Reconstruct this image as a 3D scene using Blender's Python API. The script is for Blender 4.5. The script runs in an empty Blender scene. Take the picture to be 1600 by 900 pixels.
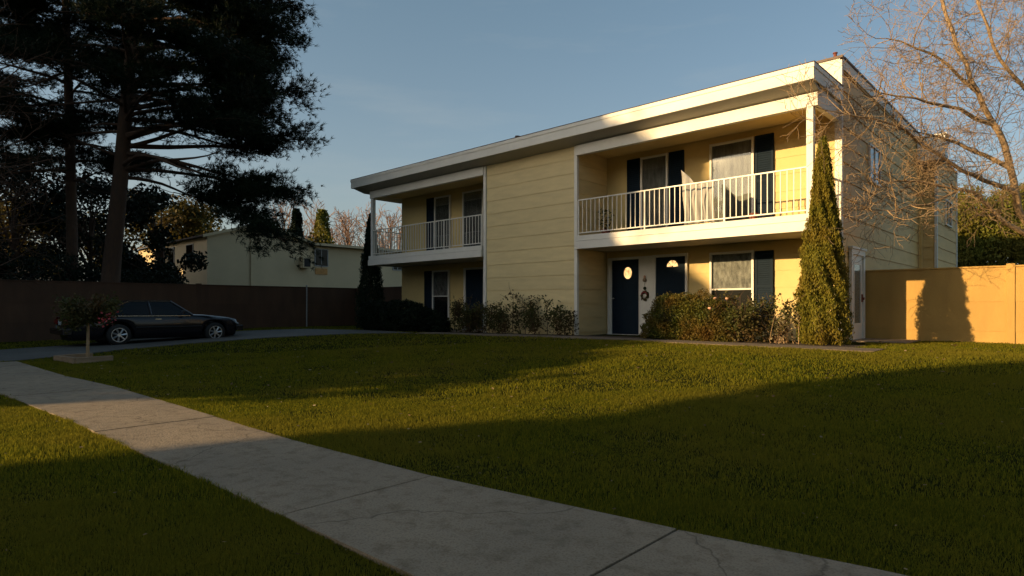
import bpy, math, random
import numpy as np
from mathutils import Vector, Matrix
R = math.radians
PI = math.pi
rng = np.random.default_rng(7)
random.seed(7)
SC = bpy.context.scene
COL = SC.collection
CH = 1.15                       # eye height of the camera above the near pavement

# ------------------------------------------------------------------ camera
cam_d = bpy.data.cameras.new('camera'); cam = bpy.data.objects.new('camera', cam_d); COL.objects.link(cam)
cam.location = (0, 0, CH); cam.rotation_euler = (R(90), 0, R(43.2))
cam_d.sensor_width = 36; cam_d.lens = 36 * 958 / 1600; cam_d.shift_y = 28 / 1600
cam_d.clip_start = .05; cam_d.clip_end = 3000
SC.camera = cam
# ------------------------------------------------------------------ light
AZ, EL = R(25.4), R(14.2)       # the light travels towards +X +Y
sun_vec = Vector((-math.sin(AZ) * math.cos(EL), -math.cos(AZ) * math.cos(EL), math.sin(EL)))
W = bpy.data.worlds.new('World'); SC.world = W; W.use_nodes = True
wn = W.node_tree.nodes; wl = W.node_tree.links
bg = wn['Background']; sky = wn.new('ShaderNodeTexSky'); sky.sky_type = 'NISHITA'; sky.sun_disc = False
sky.sun_elevation = EL; sky.sun_rotation = math.atan2(sun_vec.x, sun_vec.y)
sky.altitude = 600; sky.air_density = 1.0; sky.dust_density = 4.5; sky.ozone_density = 1.6
# thin cirrus streaks mixed into the sky
tc = wn.new('ShaderNodeTexCoord'); mp = wn.new('ShaderNodeMapping'); mp.inputs['Scale'].default_value = (1.5, 1.5, 9)
mp.inputs['Rotation'].default_value = (R(8), R(6), 0)
nz = wn.new('ShaderNodeTexNoise'); nz.inputs['Scale'].default_value = 2.2; nz.inputs['Detail'].default_value = 6; nz.inputs['Roughness'].default_value = .55
rp = wn.new('ShaderNodeValToRGB'); rp.color_ramp.elements[0].position = .52; rp.color_ramp.elements[1].position = .85
rp.color_ramp.elements[1].color = (.22, .22, .22, 1)
mx = wn.new('ShaderNodeMixRGB'); mx.inputs[2].default_value = (3.6, 3.5, 3.4, 1)
wl.new(tc.outputs['Generated'], mp.inputs[0]); wl.new(mp.outputs[0], nz.inputs['Vector']); wl.new(nz.outputs['Fac'], rp.inputs[0])
wl.new(rp.outputs[0], mx.inputs[0]); wl.new(sky.outputs[0], mx.inputs[1]); hz = wn.new('ShaderNodeMixRGB'); hz.inputs[0].default_value = .18; hz.inputs[2].default_value = (1.4, 2.75, 2.7, 1)
wl.new(mx.outputs[0], hz.inputs[1])
# thicker, paler air towards the horizon
sx = wn.new('ShaderNodeSeparateXYZ'); wl.new(tc.outputs['Generated'], sx.inputs[0])
m1 = wn.new('ShaderNodeMath'); m1.operation = 'MULTIPLY'; m1.inputs[1].default_value = -5.5; wl.new(sx.outputs[2], m1.inputs[0])
m2 = wn.new('ShaderNodeMath'); m2.operation = 'EXPONENT'; wl.new(m1.outputs[0], m2.inputs[0])
m3 = wn.new('ShaderNodeMath'); m3.operation = 'MULTIPLY'; m3.inputs[1].default_value = .62; m3.use_clamp = True; wl.new(m2.outputs[0], m3.inputs[0])
h2 = wn.new('ShaderNodeMixRGB'); h2.inputs[2].default_value = (3.5, 3.45, 3.0, 1)
wl.new(m3.outputs[0], h2.inputs[0]); wl.new(hz.outputs[0], h2.inputs[1]); wl.new(h2.outputs[0], bg.inputs[0])
bg.inputs[1].default_value = .11
sd = bpy.data.lights.new('sun', 'SUN'); so = bpy.data.objects.new('sun', sd); COL.objects.link(so)
so.rotation_euler = sun_vec.to_track_quat('Z', 'Y').to_euler(); so.location = (-20, -40, 30)
sd.energy = 5.0; sd.angle = R(.55); sd.color = (1, .69, .33)
SC.view_settings.view_transform = 'Standard'; SC.view_settings.look = 'None'
SC.view_settings.exposure = .5; SC.view_settings.gamma = 1; SC.view_settings.use_curve_mapping = False
SC.cycles.use_denoising = True
SC.cycles.max_bounces = 6; SC.cycles.transparent_max_bounces = 8; SC.cycles.diffuse_bounces = 3
SC.cycles.caustics_reflective = False; SC.cycles.caustics_refractive = False

# ------------------------------------------------------------------ materials
def new_mat(name):
    m = bpy.data.materials.new(name); m.use_nodes = True
    return m, m.node_tree.nodes, m.node_tree.links, m.node_tree.nodes['Principled BSDF']
def mat(name, col, rough=.6, var=.12, scale=3., detail=5, bump=0., bscale=40., metal=0., spec=.5, stretch=(1, 1, 1), col2=None, coat=0, island=0., stain=0.):
    """paint or stone with soft uneven tone and optional fine bump"""
    m, n, l, b = new_mat(name)
    t = n.new('ShaderNodeTexCoord'); mpn = n.new('ShaderNodeMapping'); mpn.inputs['Scale'].default_value = stretch
    l.new(t.outputs['Object'], mpn.inputs[0])
    z = n.new('ShaderNodeTexNoise'); z.inputs['Scale'].default_value = scale; z.inputs['Detail'].default_value = detail; z.inputs['Roughness'].default_value = .62
    l.new(mpn.outputs[0], z.inputs['Vector'])
    r = n.new('ShaderNodeValToRGB'); r.color_ramp.elements[0].position = .3; r.color_ramp.elements[1].position = .72
    c2 = col2 or tuple(c * (1 - var * 2) for c in col)
    c1 = col if col2 else tuple(min(1, c * (1 + var * .6)) for c in col)
    r.color_ramp.elements[0].color = (*c2, 1); r.color_ramp.elements[1].color = (*c1, 1)
    l.new(z.outputs['Fac'], r.inputs[0]); last = r.outputs[0]
    if island:
        gi = n.new('ShaderNodeNewGeometry'); mr = n.new('ShaderNodeMapRange'); mr.inputs['To Min'].default_value = 1 - island; mr.inputs['To Max'].default_value = 1 + island
        l.new(gi.outputs['Random Per Island'], mr.inputs['Value']); mm = n.new('ShaderNodeVectorMath'); mm.operation = 'SCALE'; l.new(last, mm.inputs[0]); l.new(mr.outputs[0], mm.inputs['Scale']); last = mm.outputs[0]
    if stain:
        # hairline cracks, dark spots and worn blotches in the concrete itself
        nw = n.new('ShaderNodeTexNoise'); nw.inputs['Scale'].default_value = 1.6; nw.inputs['Detail'].default_value = 5
        l.new(t.outputs['Object'], nw.inputs['Vector']); ad = n.new('ShaderNodeMixRGB'); ad.blend_type = 'ADD'; ad.inputs[0].default_value = .7
        l.new(t.outputs['Object'], ad.inputs[1]); l.new(nw.outputs['Color'], ad.inputs[2])
        vo = n.new('ShaderNodeTexVoronoi'); vo.feature = 'DISTANCE_TO_EDGE'; vo.inputs['Scale'].default_value = .42; l.new(ad.outputs[0], vo.inputs['Vector'])
        cr_ = n.new('ShaderNodeValToRGB'); cr_.color_ramp.elements[0].position = .0012; cr_.color_ramp.elements[0].color = (.35, .33, .3, 1); cr_.color_ramp.elements[1].position = .004
        l.new(vo.outputs['Distance'], cr_.inputs[0])
        sp = n.new('ShaderNodeTexNoise'); sp.inputs['Scale'].default_value = 9; sp.inputs['Detail'].default_value = 8; sp.inputs['Roughness'].default_value = .7; l.new(t.outputs['Object'], sp.inputs['Vector'])
        sr = n.new('ShaderNodeValToRGB'); sr.color_ramp.elements[0].position = .34; sr.color_ramp.elements[0].color = (.62, .58, .52, 1); sr.color_ramp.elements[1].position = .52
        l.new(sp.outputs['Fac'], sr.inputs[0])
        fs = n.new('ShaderNodeTexNoise'); fs.inputs['Scale'].default_value = 90; fs.inputs['Detail'].default_value = 3; l.new(t.outputs['Object'], fs.inputs['Vector'])
        fr = n.new('ShaderNodeValToRGB'); fr.color_ramp.elements[0].position = .36; fr.color_ramp.elements[0].color = (.72, .7, .66, 1); fr.color_ramp.elements[1].position = .5
        l.new(fs.outputs['Fac'], fr.inputs[0])
        for src in (cr_, sr, fr):
            mu = n.new('ShaderNodeMixRGB'); mu.blend_type = 'MULTIPLY'; mu.inputs[0].default_value = stain; l.new(last, mu.inputs[1]); l.new(src.outputs[0], mu.inputs[2]); last = mu.outputs[0]
    l.new(last, b.inputs['Base Color'])
    b.inputs['Roughness'].default_value = rough; b.inputs['Metallic'].default_value = metal
    b.inputs['Specular IOR Level'].default_value = spec; b.inputs['Coat Weight'].default_value = coat
    if bump:
        z2 = n.new('ShaderNodeTexNoise'); z2.inputs['Scale'].default_value = bscale; z2.inputs['Detail'].default_value = 4
        l.new(mpn.outputs[0], z2.inputs['Vector'])
        bp = n.new('ShaderNodeBump'); bp.inputs['Strength'].default_value = bump; bp.inputs['Distance'].default_value = .02
        l.new(z2.outputs['Fac'], bp.inputs['Height']); l.new(bp.outputs[0], b.inputs['Normal'])
    return m
def leaf_mat(name, a, b_, c=None, trans=.35, rough=.55, patch=.8, spec=.15):
    """each leaf its own tone between a and b_, larger patches towards c; light passes through"""
    m, n, l, b = new_mat(name)
    g = n.new('ShaderNodeNewGeometry'); r = n.new('ShaderNodeValToRGB')
    r.color_ramp.elements[0].color = (*a, 1); r.color_ramp.elements[1].color = (*b_, 1)
    l.new(g.outputs['Random Per Island'], r.inputs[0])
    t = n.new('ShaderNodeTexCoord'); z = n.new('ShaderNodeTexNoise'); z.inputs['Scale'].default_value = patch; z.inputs['Detail'].default_value = 4
    l.new(t.outputs['Object'], z.inputs['Vector'])
    r2 = n.new('ShaderNodeValToRGB'); r2.color_ramp.elements[0].position = .42; r2.color_ramp.elements[1].position = .68
    l.new(z.outputs['Fac'], r2.inputs[0])
    x = n.new('ShaderNodeMixRGB'); cc = c or tuple(v * .7 for v in a); x.inputs[2].default_value = (*cc, 1)
    l.new(r2.outputs[0], x.inputs[0]); l.new(r.outputs[0], x.inputs[1])
    l.new(x.outputs[0], b.inputs['Base Color']); b.inputs['Roughness'].default_value = rough; b.inputs['Specular IOR Level'].default_value = spec
    tr = n.new('ShaderNodeBsdfTranslucent'); l.new(x.outputs[0], tr.inputs[0])
    ms = n.new('ShaderNodeMixShader'); ms.inputs[0].default_value = trans
    out = n['Material Output']; l.new(b.outputs[0], ms.inputs[1]); l.new(tr.outputs[0], ms.inputs[2]); l.new(ms.outputs[0], out.inputs[0])
    return m
def glass_mat(name, tint=(.84, .86, .86), clear=.5):
    m, n, l, b = new_mat(name)
    g = n.new('ShaderNodeBsdfGlossy'); g.inputs['Roughness'].default_value = .03; g.inputs[0].default_value = (.9, .92, .95, 1)
    t = n.new('ShaderNodeBsdfTransparent'); t.inputs[0].default_value = (*tint, 1)
    f = n.new('ShaderNodeFresnel'); f.inputs[0].default_value = 1.55
    ma = n.new('ShaderNodeMath'); ma.operation = 'MULTIPLY_ADD'; ma.inputs[1].default_value = .55 if clear > .4 else .4; ma.inputs[2].default_value = .0
    tcn = n.new('ShaderNodeTexCoord'); z = n.new('ShaderNodeTexNoise'); z.inputs['Scale'].default_value = 1.7
    bp = n.new('ShaderNodeBump'); bp.inputs['Strength'].default_value = .08; l.new(tcn.outputs['Object'], z.inputs['Vector'])
    l.new(z.outputs['Fac'], bp.inputs['Height']); l.new(bp.outputs[0], g.inputs['Normal'])
    ms = n.new('ShaderNodeMixShader'); l.new(f.outputs[0], ma.inputs[0]); l.new(ma.outputs[0], ms.inputs[0])
    l.new(t.outputs[0], ms.inputs[1]); l.new(g.outputs[0], ms.inputs[2]); l.new(ms.outputs[0], n['Material Output'].inputs[0])
    return m
def emit_mat(name, col, s):
    m, n, l, b = new_mat(name)
    t = n.new('ShaderNodeTexCoord'); z = n.new('ShaderNodeTexNoise'); z.inputs['Scale'].default_value = 14
    l.new(t.outputs['Object'], z.inputs['Vector'])
    r = n.new('ShaderNodeValToRGB'); r.color_ramp.elements[0].position = .3; r.color_ramp.elements[0].color = (col[0] * .45, col[1] * .3, col[2] * .2, 1)
    r.color_ramp.elements[1].position = .55; r.color_ramp.elements[1].color = (*col, 1)
    l.new(z.outputs['Fac'], r.inputs[0]); l.new(r.outputs[0], b.inputs['Emission Color'])
    b.inputs['Base Color'].default_value = (.3, .25, .15, 1); b.inputs['Emission Strength'].default_value = s
    return m
M = {}
M['siding'] = mat('yellow_siding', (.76, .60, .31), .6, .07, 1.3, bump=.12, bscale=18, stretch=(1, 1, 5), island=.035)
M['sidewall'] = mat('side_siding', (.78, .50, .18), .6, .08, 1.1, bump=.12, bscale=18, stretch=(1, 1, 5), island=.05)
M['stucco'] = mat('cream_wall', (.72, .54, .23), .75, .05, 1.5, bump=.15, bscale=60)
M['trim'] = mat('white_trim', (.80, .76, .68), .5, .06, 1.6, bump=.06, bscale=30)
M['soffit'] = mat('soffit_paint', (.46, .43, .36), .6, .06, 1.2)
M['rail'] = mat('rail_paint', (.78, .75, .67), .4, .06, 5)
M['blue'] = mat('navy_paint', (.004, .015, .030), .7, .12, 3, bump=.1, bscale=25, spec=.2)
M['shingle'] = mat('brown_shingle', (.10, .06, .042), .85, .2, 5, bump=.5, bscale=30)
M['coping'] = mat('brown_flashing', (.13, .08, .055), .6, .15, 4)
M['glass'] = glass_mat('window_glass')
M['darkglass'] = glass_mat('car_glass', (.10, .12, .15), .3)
M['dark'] = mat('dark_interior', (.02, .018, .016), .8)
M['curtain'] = mat('sheer_curtain', (.44, .41, .36), .8, col2=(.17, .15, .13), scale=2.2, stretch=(4, 4, .8))
M['lace'] = mat('lace_curtain', (.58, .55, .50), .8, col2=(.17, .16, .15), scale=5, stretch=(2.6, 2.6, 1.2))
M['lit'] = emit_mat('lit_glass', (1, .62, .24), 1.05)
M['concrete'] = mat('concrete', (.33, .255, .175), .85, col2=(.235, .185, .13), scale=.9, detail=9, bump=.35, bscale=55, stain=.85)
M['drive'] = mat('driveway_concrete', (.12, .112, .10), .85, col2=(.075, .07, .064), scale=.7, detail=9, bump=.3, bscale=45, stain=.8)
M['pathc'] = mat('path_concrete', (.22, .17, .12), .9, col2=(.13, .10, .072), scale=1.4, detail=9, bump=.4, bscale=50, stain=.8)
M['joint'] = mat('joint_dirt', (.035, .03, .025), .95)
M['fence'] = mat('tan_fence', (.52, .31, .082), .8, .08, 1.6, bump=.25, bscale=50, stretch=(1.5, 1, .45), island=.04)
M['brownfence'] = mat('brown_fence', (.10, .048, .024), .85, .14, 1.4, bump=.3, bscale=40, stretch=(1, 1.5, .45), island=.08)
M['soil'] = mat('lawn_soil', (.032, .036, .008), .95, col2=(.024, .026, .007), scale=6, bump=.5, bscale=60, spec=0.)
M['mulch'] = mat('mulch', (.06, .04, .026), .95, .3, 9, bump=.8, bscale=60)
M['bark'] = mat('pine_bark', (.10, .048, .024), .9, col2=(.06, .035, .022), scale=5, stretch=(3, 3, .8), bump=1, bscale=14)
M['palebark'] = mat('pale_bark', (.46, .31, .17), .8, col2=(.28, .19, .11), scale=4, stretch=(2, 2, .8), bump=.6, bscale=25)
M['twig'] = mat('far_twig_bark', (.33, .20, .13), .85, .2, 2)
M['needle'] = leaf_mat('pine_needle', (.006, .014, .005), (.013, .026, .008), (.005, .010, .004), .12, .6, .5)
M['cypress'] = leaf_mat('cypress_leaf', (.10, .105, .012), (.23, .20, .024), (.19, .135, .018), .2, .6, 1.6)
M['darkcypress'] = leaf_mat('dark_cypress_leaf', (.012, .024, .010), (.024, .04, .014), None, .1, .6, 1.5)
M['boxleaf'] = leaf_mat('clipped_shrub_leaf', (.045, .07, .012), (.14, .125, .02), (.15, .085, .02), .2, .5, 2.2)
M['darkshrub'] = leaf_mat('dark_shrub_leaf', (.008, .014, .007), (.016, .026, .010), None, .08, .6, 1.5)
M['roseleaf'] = leaf_mat('rose_leaf', (.05, .06, .018), (.10, .10, .03), (.11, .06, .028), .3, .5, 2)
M['paleleaf'] = leaf_mat('pale_dry_leaf', (.35, .29, .16), (.55, .48, .30), (.22, .18, .09), .35, .6, 3)
M['goldleaf'] = leaf_mat('autumn_leaf', (.055, .055, .012), (.20, .14, .022), (.06, .04, .012), .35, .6, .35)
M['greenleaf'] = leaf_mat('juniper_leaf', (.09, .11, .016), (.20, .19, .03), (.15, .12, .02), .25, .6, .8)
M['casterleaf'] = leaf_mat('street_tree_leaf', (.02, .04, .01), (.05, .07, .02), None, .05)
M['petal'] = mat('rose_petal', (.45, .05, .06), .6)
M['peach'] = mat('peach_petal', (.7, .38, .25), .6)
M['grass'] = leaf_mat('grass_blade', (.056, .086, .013), (.27, .245, .020), (.21, .185, .024), .5, .8, .55, .0)
M['deadleaf'] = leaf_mat('dead_leaf', (.16, .09, .04), (.42, .33, .20), None, .2)
M['carpaint'] = mat('dark_car_paint', (.008, .007, .010), .25, .1, 2, coat=.35, spec=.35)
M['rubber'] = mat('rubber', (.012, .012, .012), .8)
M['alloy'] = mat('alloy', (.55, .56, .58), .3, .1, 6, metal=.85)
M['chrome'] = mat('chrome', (.6, .6, .62), .15, .05, 3, metal=1)
M['redlamp'] = mat('red_lamp', (.25, .01, .01), .2)
M['whitelamp'] = mat('clear_lamp', (.55, .56, .58), .15)
M['plate'] = mat('plate', (.6, .62, .62), .4)
M['wood'] = mat('weathered_timber', (.34, .24, .15), .85, .2, 3, stretch=(1, 1, 4), bump=.4, bscale=30)
M['terracotta'] = mat('terracotta', (.22, .06, .035), .8)
M['cloth'] = mat('pale_cloth', (.40, .385, .36), .85, .12, 4, stretch=(6, 6, 1))
M['metalgrey'] = mat('grey_metal', (.35, .34, .33), .5, .1, 5)
M['white'] = mat('white_enamel', (.80, .78, .72), .4, .05, 3)
M['neigh'] = mat('neighbour_wall', (.60, .47, .29), .8, .06, .6, bump=.1, bscale=20)
M['orange'] = mat('orange_panel', (.55, .27, .08), .7)
M['darkroof'] = mat('dark_roof', (.06, .04, .03), .9, .2, 3)

# ------------------------------------------------------------------ mesh helpers
class MB:
    def __init__(s): s.v = []; s.f = []
    def quad(s, *p): i = len(s.v); s.v += [tuple(q) for q in p]; s.f.append(tuple(range(i, i + len(p)))); return s
    def hexa(s, p):          # 8 corners: bottom ring, top ring
        i = len(s.v); s.v += [tuple(q) for q in p]
        for f in ((3, 2, 1, 0), (4, 5, 6, 7), (0, 1, 5, 4), (1, 2, 6, 5), (2, 3, 7, 6), (3, 0, 4, 7)): s.f.append(tuple(i + k for k in f))
        return s
    def box(s, x0, x1, y0, y1, z0, z1):
        return s.hexa([(x0, y0, z0), (x1, y0, z0), (x1, y1, z0), (x0, y1, z0), (x0, y0, z1), (x1, y0, z1), (x1, y1, z1), (x0, y1, z1)])
    def tube(s, pts, rad, n=8, cap=True):
        pts = [Vector(p) for p in pts]; rings = []
        for i, p in enumerate(pts):
            d = (pts[min(i + 1, len(pts) - 1)] - pts[max(i - 1, 0)])
            if d.length < 1e-6: d = Vector((0, 0, 1))
            d.normalize(); a = Vector((1, 0, 0)) if abs(d.x) < .8 else Vector((0, 1, 0))
            u = d.cross(a).normalized(); w = d.cross(u); b = len(s.v); r = rad[i] if hasattr(rad, '__len__') else rad
            for k in range(n):
                t = 2 * PI * k / n; s.v.append(tuple(p + (u * math.cos(t) + w * math.sin(t)) * r))
            rings.append(b)
        for a, b in zip(rings, rings[1:]):
            for k in range(n): s.f.append((a + k, a + (k + 1) % n, b + (k + 1) % n, b + k))
        if cap:
            s.f.append(tuple(rings[0] + k for k in range(n))); s.f.append(tuple(rings[-1] + k for k in range(n - 1, -1, -1)))
        return s
    def disc(s, c, ax, r, h, n=20, ry=None):       # short cylinder centred c along axis 'x','y','z'
        i = len(s.v); ry = ry or r
        for e in (-h / 2, h / 2):
            for k in range(n):
                t = 2 * PI * k / n; a, b = r * math.cos(t), ry * math.sin(t)
                s.v.append({'x': (c[0] + e, c[1] + a, c[2] + b), 'y': (c[0] + a, c[1] + e, c[2] + b), 'z': (c[0] + a, c[1] + b, c[2] + e)}[ax])
        for k in range(n): s.f.append((i + k, i + (k + 1) % n, i + n + (k + 1) % n, i + n + k))
        s.f.append(tuple(i + k for k in range(n))); s.f.append(tuple(i + n + k for k in range(n)))
        return s
    def lathe(s, c, prof, n=20):
        i = len(s.v)
        for r, z in prof:
            for k in range(n): t = 2 * PI * k / n; s.v.append((c[0] + r * math.cos(t), c[1] + r * math.sin(t), c[2] + z))
        for j in range(len(prof) - 1):
            for k in range(n): s.f.append((i + j * n + k, i + j * n + (k + 1) % n, i + (j + 1) * n + (k + 1) % n, i + (j + 1) * n + k))
        return s
def root_loc(o):
    while o.parent: o = o.parent
    return np.array(o.location)
def link(name, me, m, parent=None, bevel=0, smooth=False):
    o = bpy.data.objects.new(name, me); COL.objects.link(o); me.materials.append(m)
    if parent: o.parent = parent
    if smooth: me.polygons.foreach_set('use_smooth', [True] * len(me.polygons))
    if bevel:
        b = o.modifiers.new('edge', 'BEVEL'); b.width = bevel; b.segments = 2; b.limit_method = 'ANGLE'
    return o
def obj(name, mb, m, parent=None, bevel=0, smooth=False, org=None):
    off = root_loc(parent) if parent else np.array(org if org is not None else (0, 0, 0))
    v = np.array(mb.v, dtype=float) - off
    me = bpy.data.meshes.new(name); me.from_pydata(v.tolist(), [], mb.f); me.update()
    o = link(name, me, m, parent, bevel, smooth)
    if parent is None: o.location = off
    return o
def raw(name, verts, faces_flat, loop_n, m, parent=None, smooth=False):
    """fast mesh from numpy: every face has loop_n corners"""
    off = root_loc(parent) if parent else np.zeros(3)
    v = (np.asarray(verts, dtype=np.float32) - off).astype(np.float32); me = bpy.data.meshes.new(name)
    nf = len(faces_flat) // loop_n
    me.vertices.add(len(v)); me.vertices.foreach_set('co', v.ravel())
    me.loops.add(len(faces_flat)); me.loops.foreach_set('vertex_index', np.asarray(faces_flat, dtype=np.int32))
    me.polygons.add(nf); me.polygons.foreach_set('loop_start', np.arange(0, nf * loop_n, loop_n, dtype=np.int32))
    me.update(calc_edges=True)
    return link(name, me, m, parent, smooth=smooth)
def tag(o, label=None, cat=None, group=None, kind=None):
    if label: o['label'] = label
    if cat: o['category'] = cat
    if group: o['group'] = group
    if kind: o['kind'] = kind
    return o
def thing(name, label, cat, loc=(0, 0, 0), group=None):
    o = bpy.data.objects.new(name, None); COL.objects.link(o); o.location = loc; o.empty_display_size = .2
    return tag(o, label, cat, group)
def copy_tree(o, parent=None):
    c = o.copy(); COL.objects.link(c)
    if parent: c.parent = parent
    for ch in [k for k in bpy.data.objects if k.parent == o]: copy_tree(ch, c)
    return c

# ------------------------------------------------------------------ terrain
def gz(X, Y):
    X = np.asarray(X, float); Y = np.asarray(Y, float)
    t = np.clip((Y - 3.4) / 8.6, 0, 1); t = t * t * (3 - 2 * t); l = np.clip((-X - 9) / 11, 0, 1)
    return .37 * t * (1 - .35 * l)
G = lambda x, y: float(gz(x, y))
def grid_sheet(name, xs, ys, m, dz=0., mask=None):
    X, Y = np.meshgrid(xs, ys); Z = gz(X, Y) + dz; v = np.stack([X, Y, Z], -1).reshape(-1, 3); nx = len(xs); f = []
    for j in range(len(ys) - 1):
        for i in range(nx - 1):
            f += [j * nx + i, j * nx + i + 1, (j + 1) * nx + i + 1, (j + 1) * nx + i]
    return raw(name, v, f, 4, m, smooth=True)
xs = np.concatenate([[-900, -300, -100, -60], np.arange(-40, 12.1, .8), [20, 60, 200, 900]])
ys = np.concatenate([[-900, -200, -60, -20], np.arange(-8, 24.1, .8), [40, 80, 200, 900]])
tag(grid_sheet('ground', xs, ys, M['soil']), kind='structure')
def strip_sheet(name, A, B, m, top=.02, kerb=.14):
    """surface between polylines A and B (same count), follows the ground, with a skirt"""
    mb = MB()
    for (a0, a1, b0, b1) in zip(A, A[1:], B, B[1:]):
        n = max(1, int(math.dist(a0, a1) / .6)); k = max(1, int(math.dist(a0, b0) / .8))
        for i in range(n):
            for j in range(k):
                def P(s, t):
                    xa = a0[0] + (a1[0] - a0[0]) * s; ya = a0[1] + (a1[1] - a0[1]) * s; xb = b0[0] + (b1[0] - b0[0]) * s; yb = b0[1] + (b1[1] - b0[1]) * s
                    x = xa + (xb - xa) * t; y = ya + (yb - ya) * t; return x, y, G(x, y) + top
                q = [P(i / n, j / k), P((i + 1) / n, j / k), P((i + 1) / n, (j + 1) / k), P(i / n, (j + 1) / k)]
                mb.quad(*q)
                if j == 0: mb.quad(q[1], q[0], (*q[0][:2], q[0][2] - kerb), (*q[1][:2], q[1][2] - kerb))
                if j == k - 1: mb.quad(q[3], q[2], (*q[2][:2], q[2][2] - kerb), (*q[3][:2], q[3][2] - kerb))
    return tag(obj(name, mb, m), kind='structure')
# pavement: separate slabs with open joints
up = [(6, 3.95), (1, 3.2), (-.61, 3.0), (-1.51, 2.83), (-3.17, 2.60), (-4.85, 2.50), (-7.3, 2.48), (-9.8, 2.45), (-12, 2.28), (-15.9, 2.2)]
lo = [(6, 2.2), (1, 1.85), (-.61, 1.66), (-1.51, 1.60), (-3.17, 1.56), (-4.85, 1.50), (-7.3, 1.42), (-9.8, 1.28), (-12, 1.12), (-15.9, .85)]
def ed(pl, x):
    return float(np.interp(x, [p[0] for p in pl][::-1], [p[1] for p in pl][::-1]))
mb = MB(); jx = [6, 4.2, 1.8, .14, -1.51, -3.17, -4.83, -6.49, -8.15, -9.81, -11.47, -13.13, -14.8, -15.9]
for a, b in zip(jx, jx[1:]):
    a2, b2 = a - .006, b + .006; n = 4; dzs = random.uniform(-.003, .004)
    for i in range(n):
        xa, xb = a2 + (b2 - a2) * i / n, a2 + (b2 - a2) * (i + 1) / n
        mb.hexa([(xb, ed(lo, xb), -.1), (xa, ed(lo, xa), -.1), (xa, ed(up, xa), -.1), (xb, ed(up, xb), -.1),
                 (xb, ed(lo, xb), .024 + dzs), (xa, ed(lo, xa), .024 + dzs), (xa, ed(up, xa), .024 + dzs), (xb, ed(up, xb), .024 + dzs)])
tag(obj('sidewalk', mb, M['concrete']), kind='structure')
mb = MB()
for a, b in zip(jx, jx[1:]): mb.quad((b, ed(lo, b) + .02, .008), (a, ed(lo, a) + .02, .008), (a, ed(up, a) - .02, .008), (b, ed(up, b) - .02, .008))
tag(obj('sidewalk_joints', mb, M['joint']), kind='structure')
DR = [(-14.2, -14), (-14.6, -4), (-15.4, 0), (-15.9, 1.6), (-16.1, 2.2), (-16.7, 3.0), (-18.0, 4.5), (-18.5, 6.5), (-18.2, 8.5), (-16.7, 10.8), (-15.2, 11.75)]
DL = [(-19.2, -14), (-19.4, -4), (-19.6, 0), (-20.0, 1.6), (-20.3, 2.4), (-21.2, 4.0), (-22.2, 5.5), (-22.9, 7.5), (-23.0, 9.5), (-22.0, 11.8), (-19.0, 12.7)]
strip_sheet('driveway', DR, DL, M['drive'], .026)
PA = [(-15.1, 11.72), (-12, 11.72), (-8, 11.68), (-3.6, 11.62), (-2.6, 11.62)]
PB = [(-15.1, 12.42), (-12, 12.42), (-8, 12.42), (-3.6, 12.38), (-2.6, 12.38)]
strip_sheet('front_path', PA, PB, M['pathc'], .024)
# planting beds and the porch slabs, side stoop
strip_sheet('planting_bed', [(-19.9, 12.45), (-13.3, 12.45), (-9.9, 12.45), (-3.1, 12.42)], [(-19.9, 13.4), (-13.3, 13.4), (-9.9, 12.96), (-3.1, 13.3)], M['mulch'], .02)

# ------------------------------------------------------------------ grass
def inpoly(X, Y, P):
    ins = np.zeros(len(X), bool); n = len(P)
    for i in range(n):
        x1, y1 = P[i]; x2, y2 = P[(i + 1) % n]
        c = ((y1 > Y) != (y2 > Y)) & (X < (x2 - x1) * (Y - y1) / (y2 - y1 + 1e-12) + x1)
        ins ^= c
    return ins
hard = [up + lo[::-1], DR + DL[::-1], PA + PB[::-1], [(-20, 12.4), (-3.1, 12.36), (-3.1, 13.3), (-3.87, 16.3), (-20, 16.3)], [(-3.9, 14.7), (-2.65, 14.6), (-2.6, 16.3), (-3.9, 16.3)]]
ff = np.array([-math.sin(R(43.2)), math.cos(R(43.2))]); rr = np.array([ff[1], -ff[0]])
def lawn_points(n, zmin, zmax):
    """positions in the part of the lawn between two distances, denser near the front of the band"""
    z = np.sqrt(rng.uniform(zmin ** 2, zmax ** 2, n)); l = rng.uniform(-.93, .93, n) * z + rng.normal(0, .3, n)
    X = z * ff[0] + l * rr[0]; Y = z * ff[1] + l * rr[1]
    k = (Y < 16.1) & (X > -24.9) & (X < 8)
    k &= ~inpoly(X, Y, [(-19.4, 13), (-3.87, 13), (-3.87, 40), (-19.4, 40)])
    for p in hard: k &= ~inpoly(X + rng.normal(0, .015, n), Y + rng.normal(0, .022, n) + .018 * np.sin(X * 7) * np.sin(X * 2.3), p)
    return X[k], Y[k], z[k]
def u2f(X, Y):
    return np.sin(X * 3.3 + 2 * np.sin(Y * 1.1)) * np.sin(Y * 3.9 + 1.5 * np.sin(X * .9)) + .5 * np.sin(X * 14 + 3 * np.sin(Y * 4)) * np.sin(Y * 17 + 2 * np.sin(X * 5)) - .15
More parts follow.
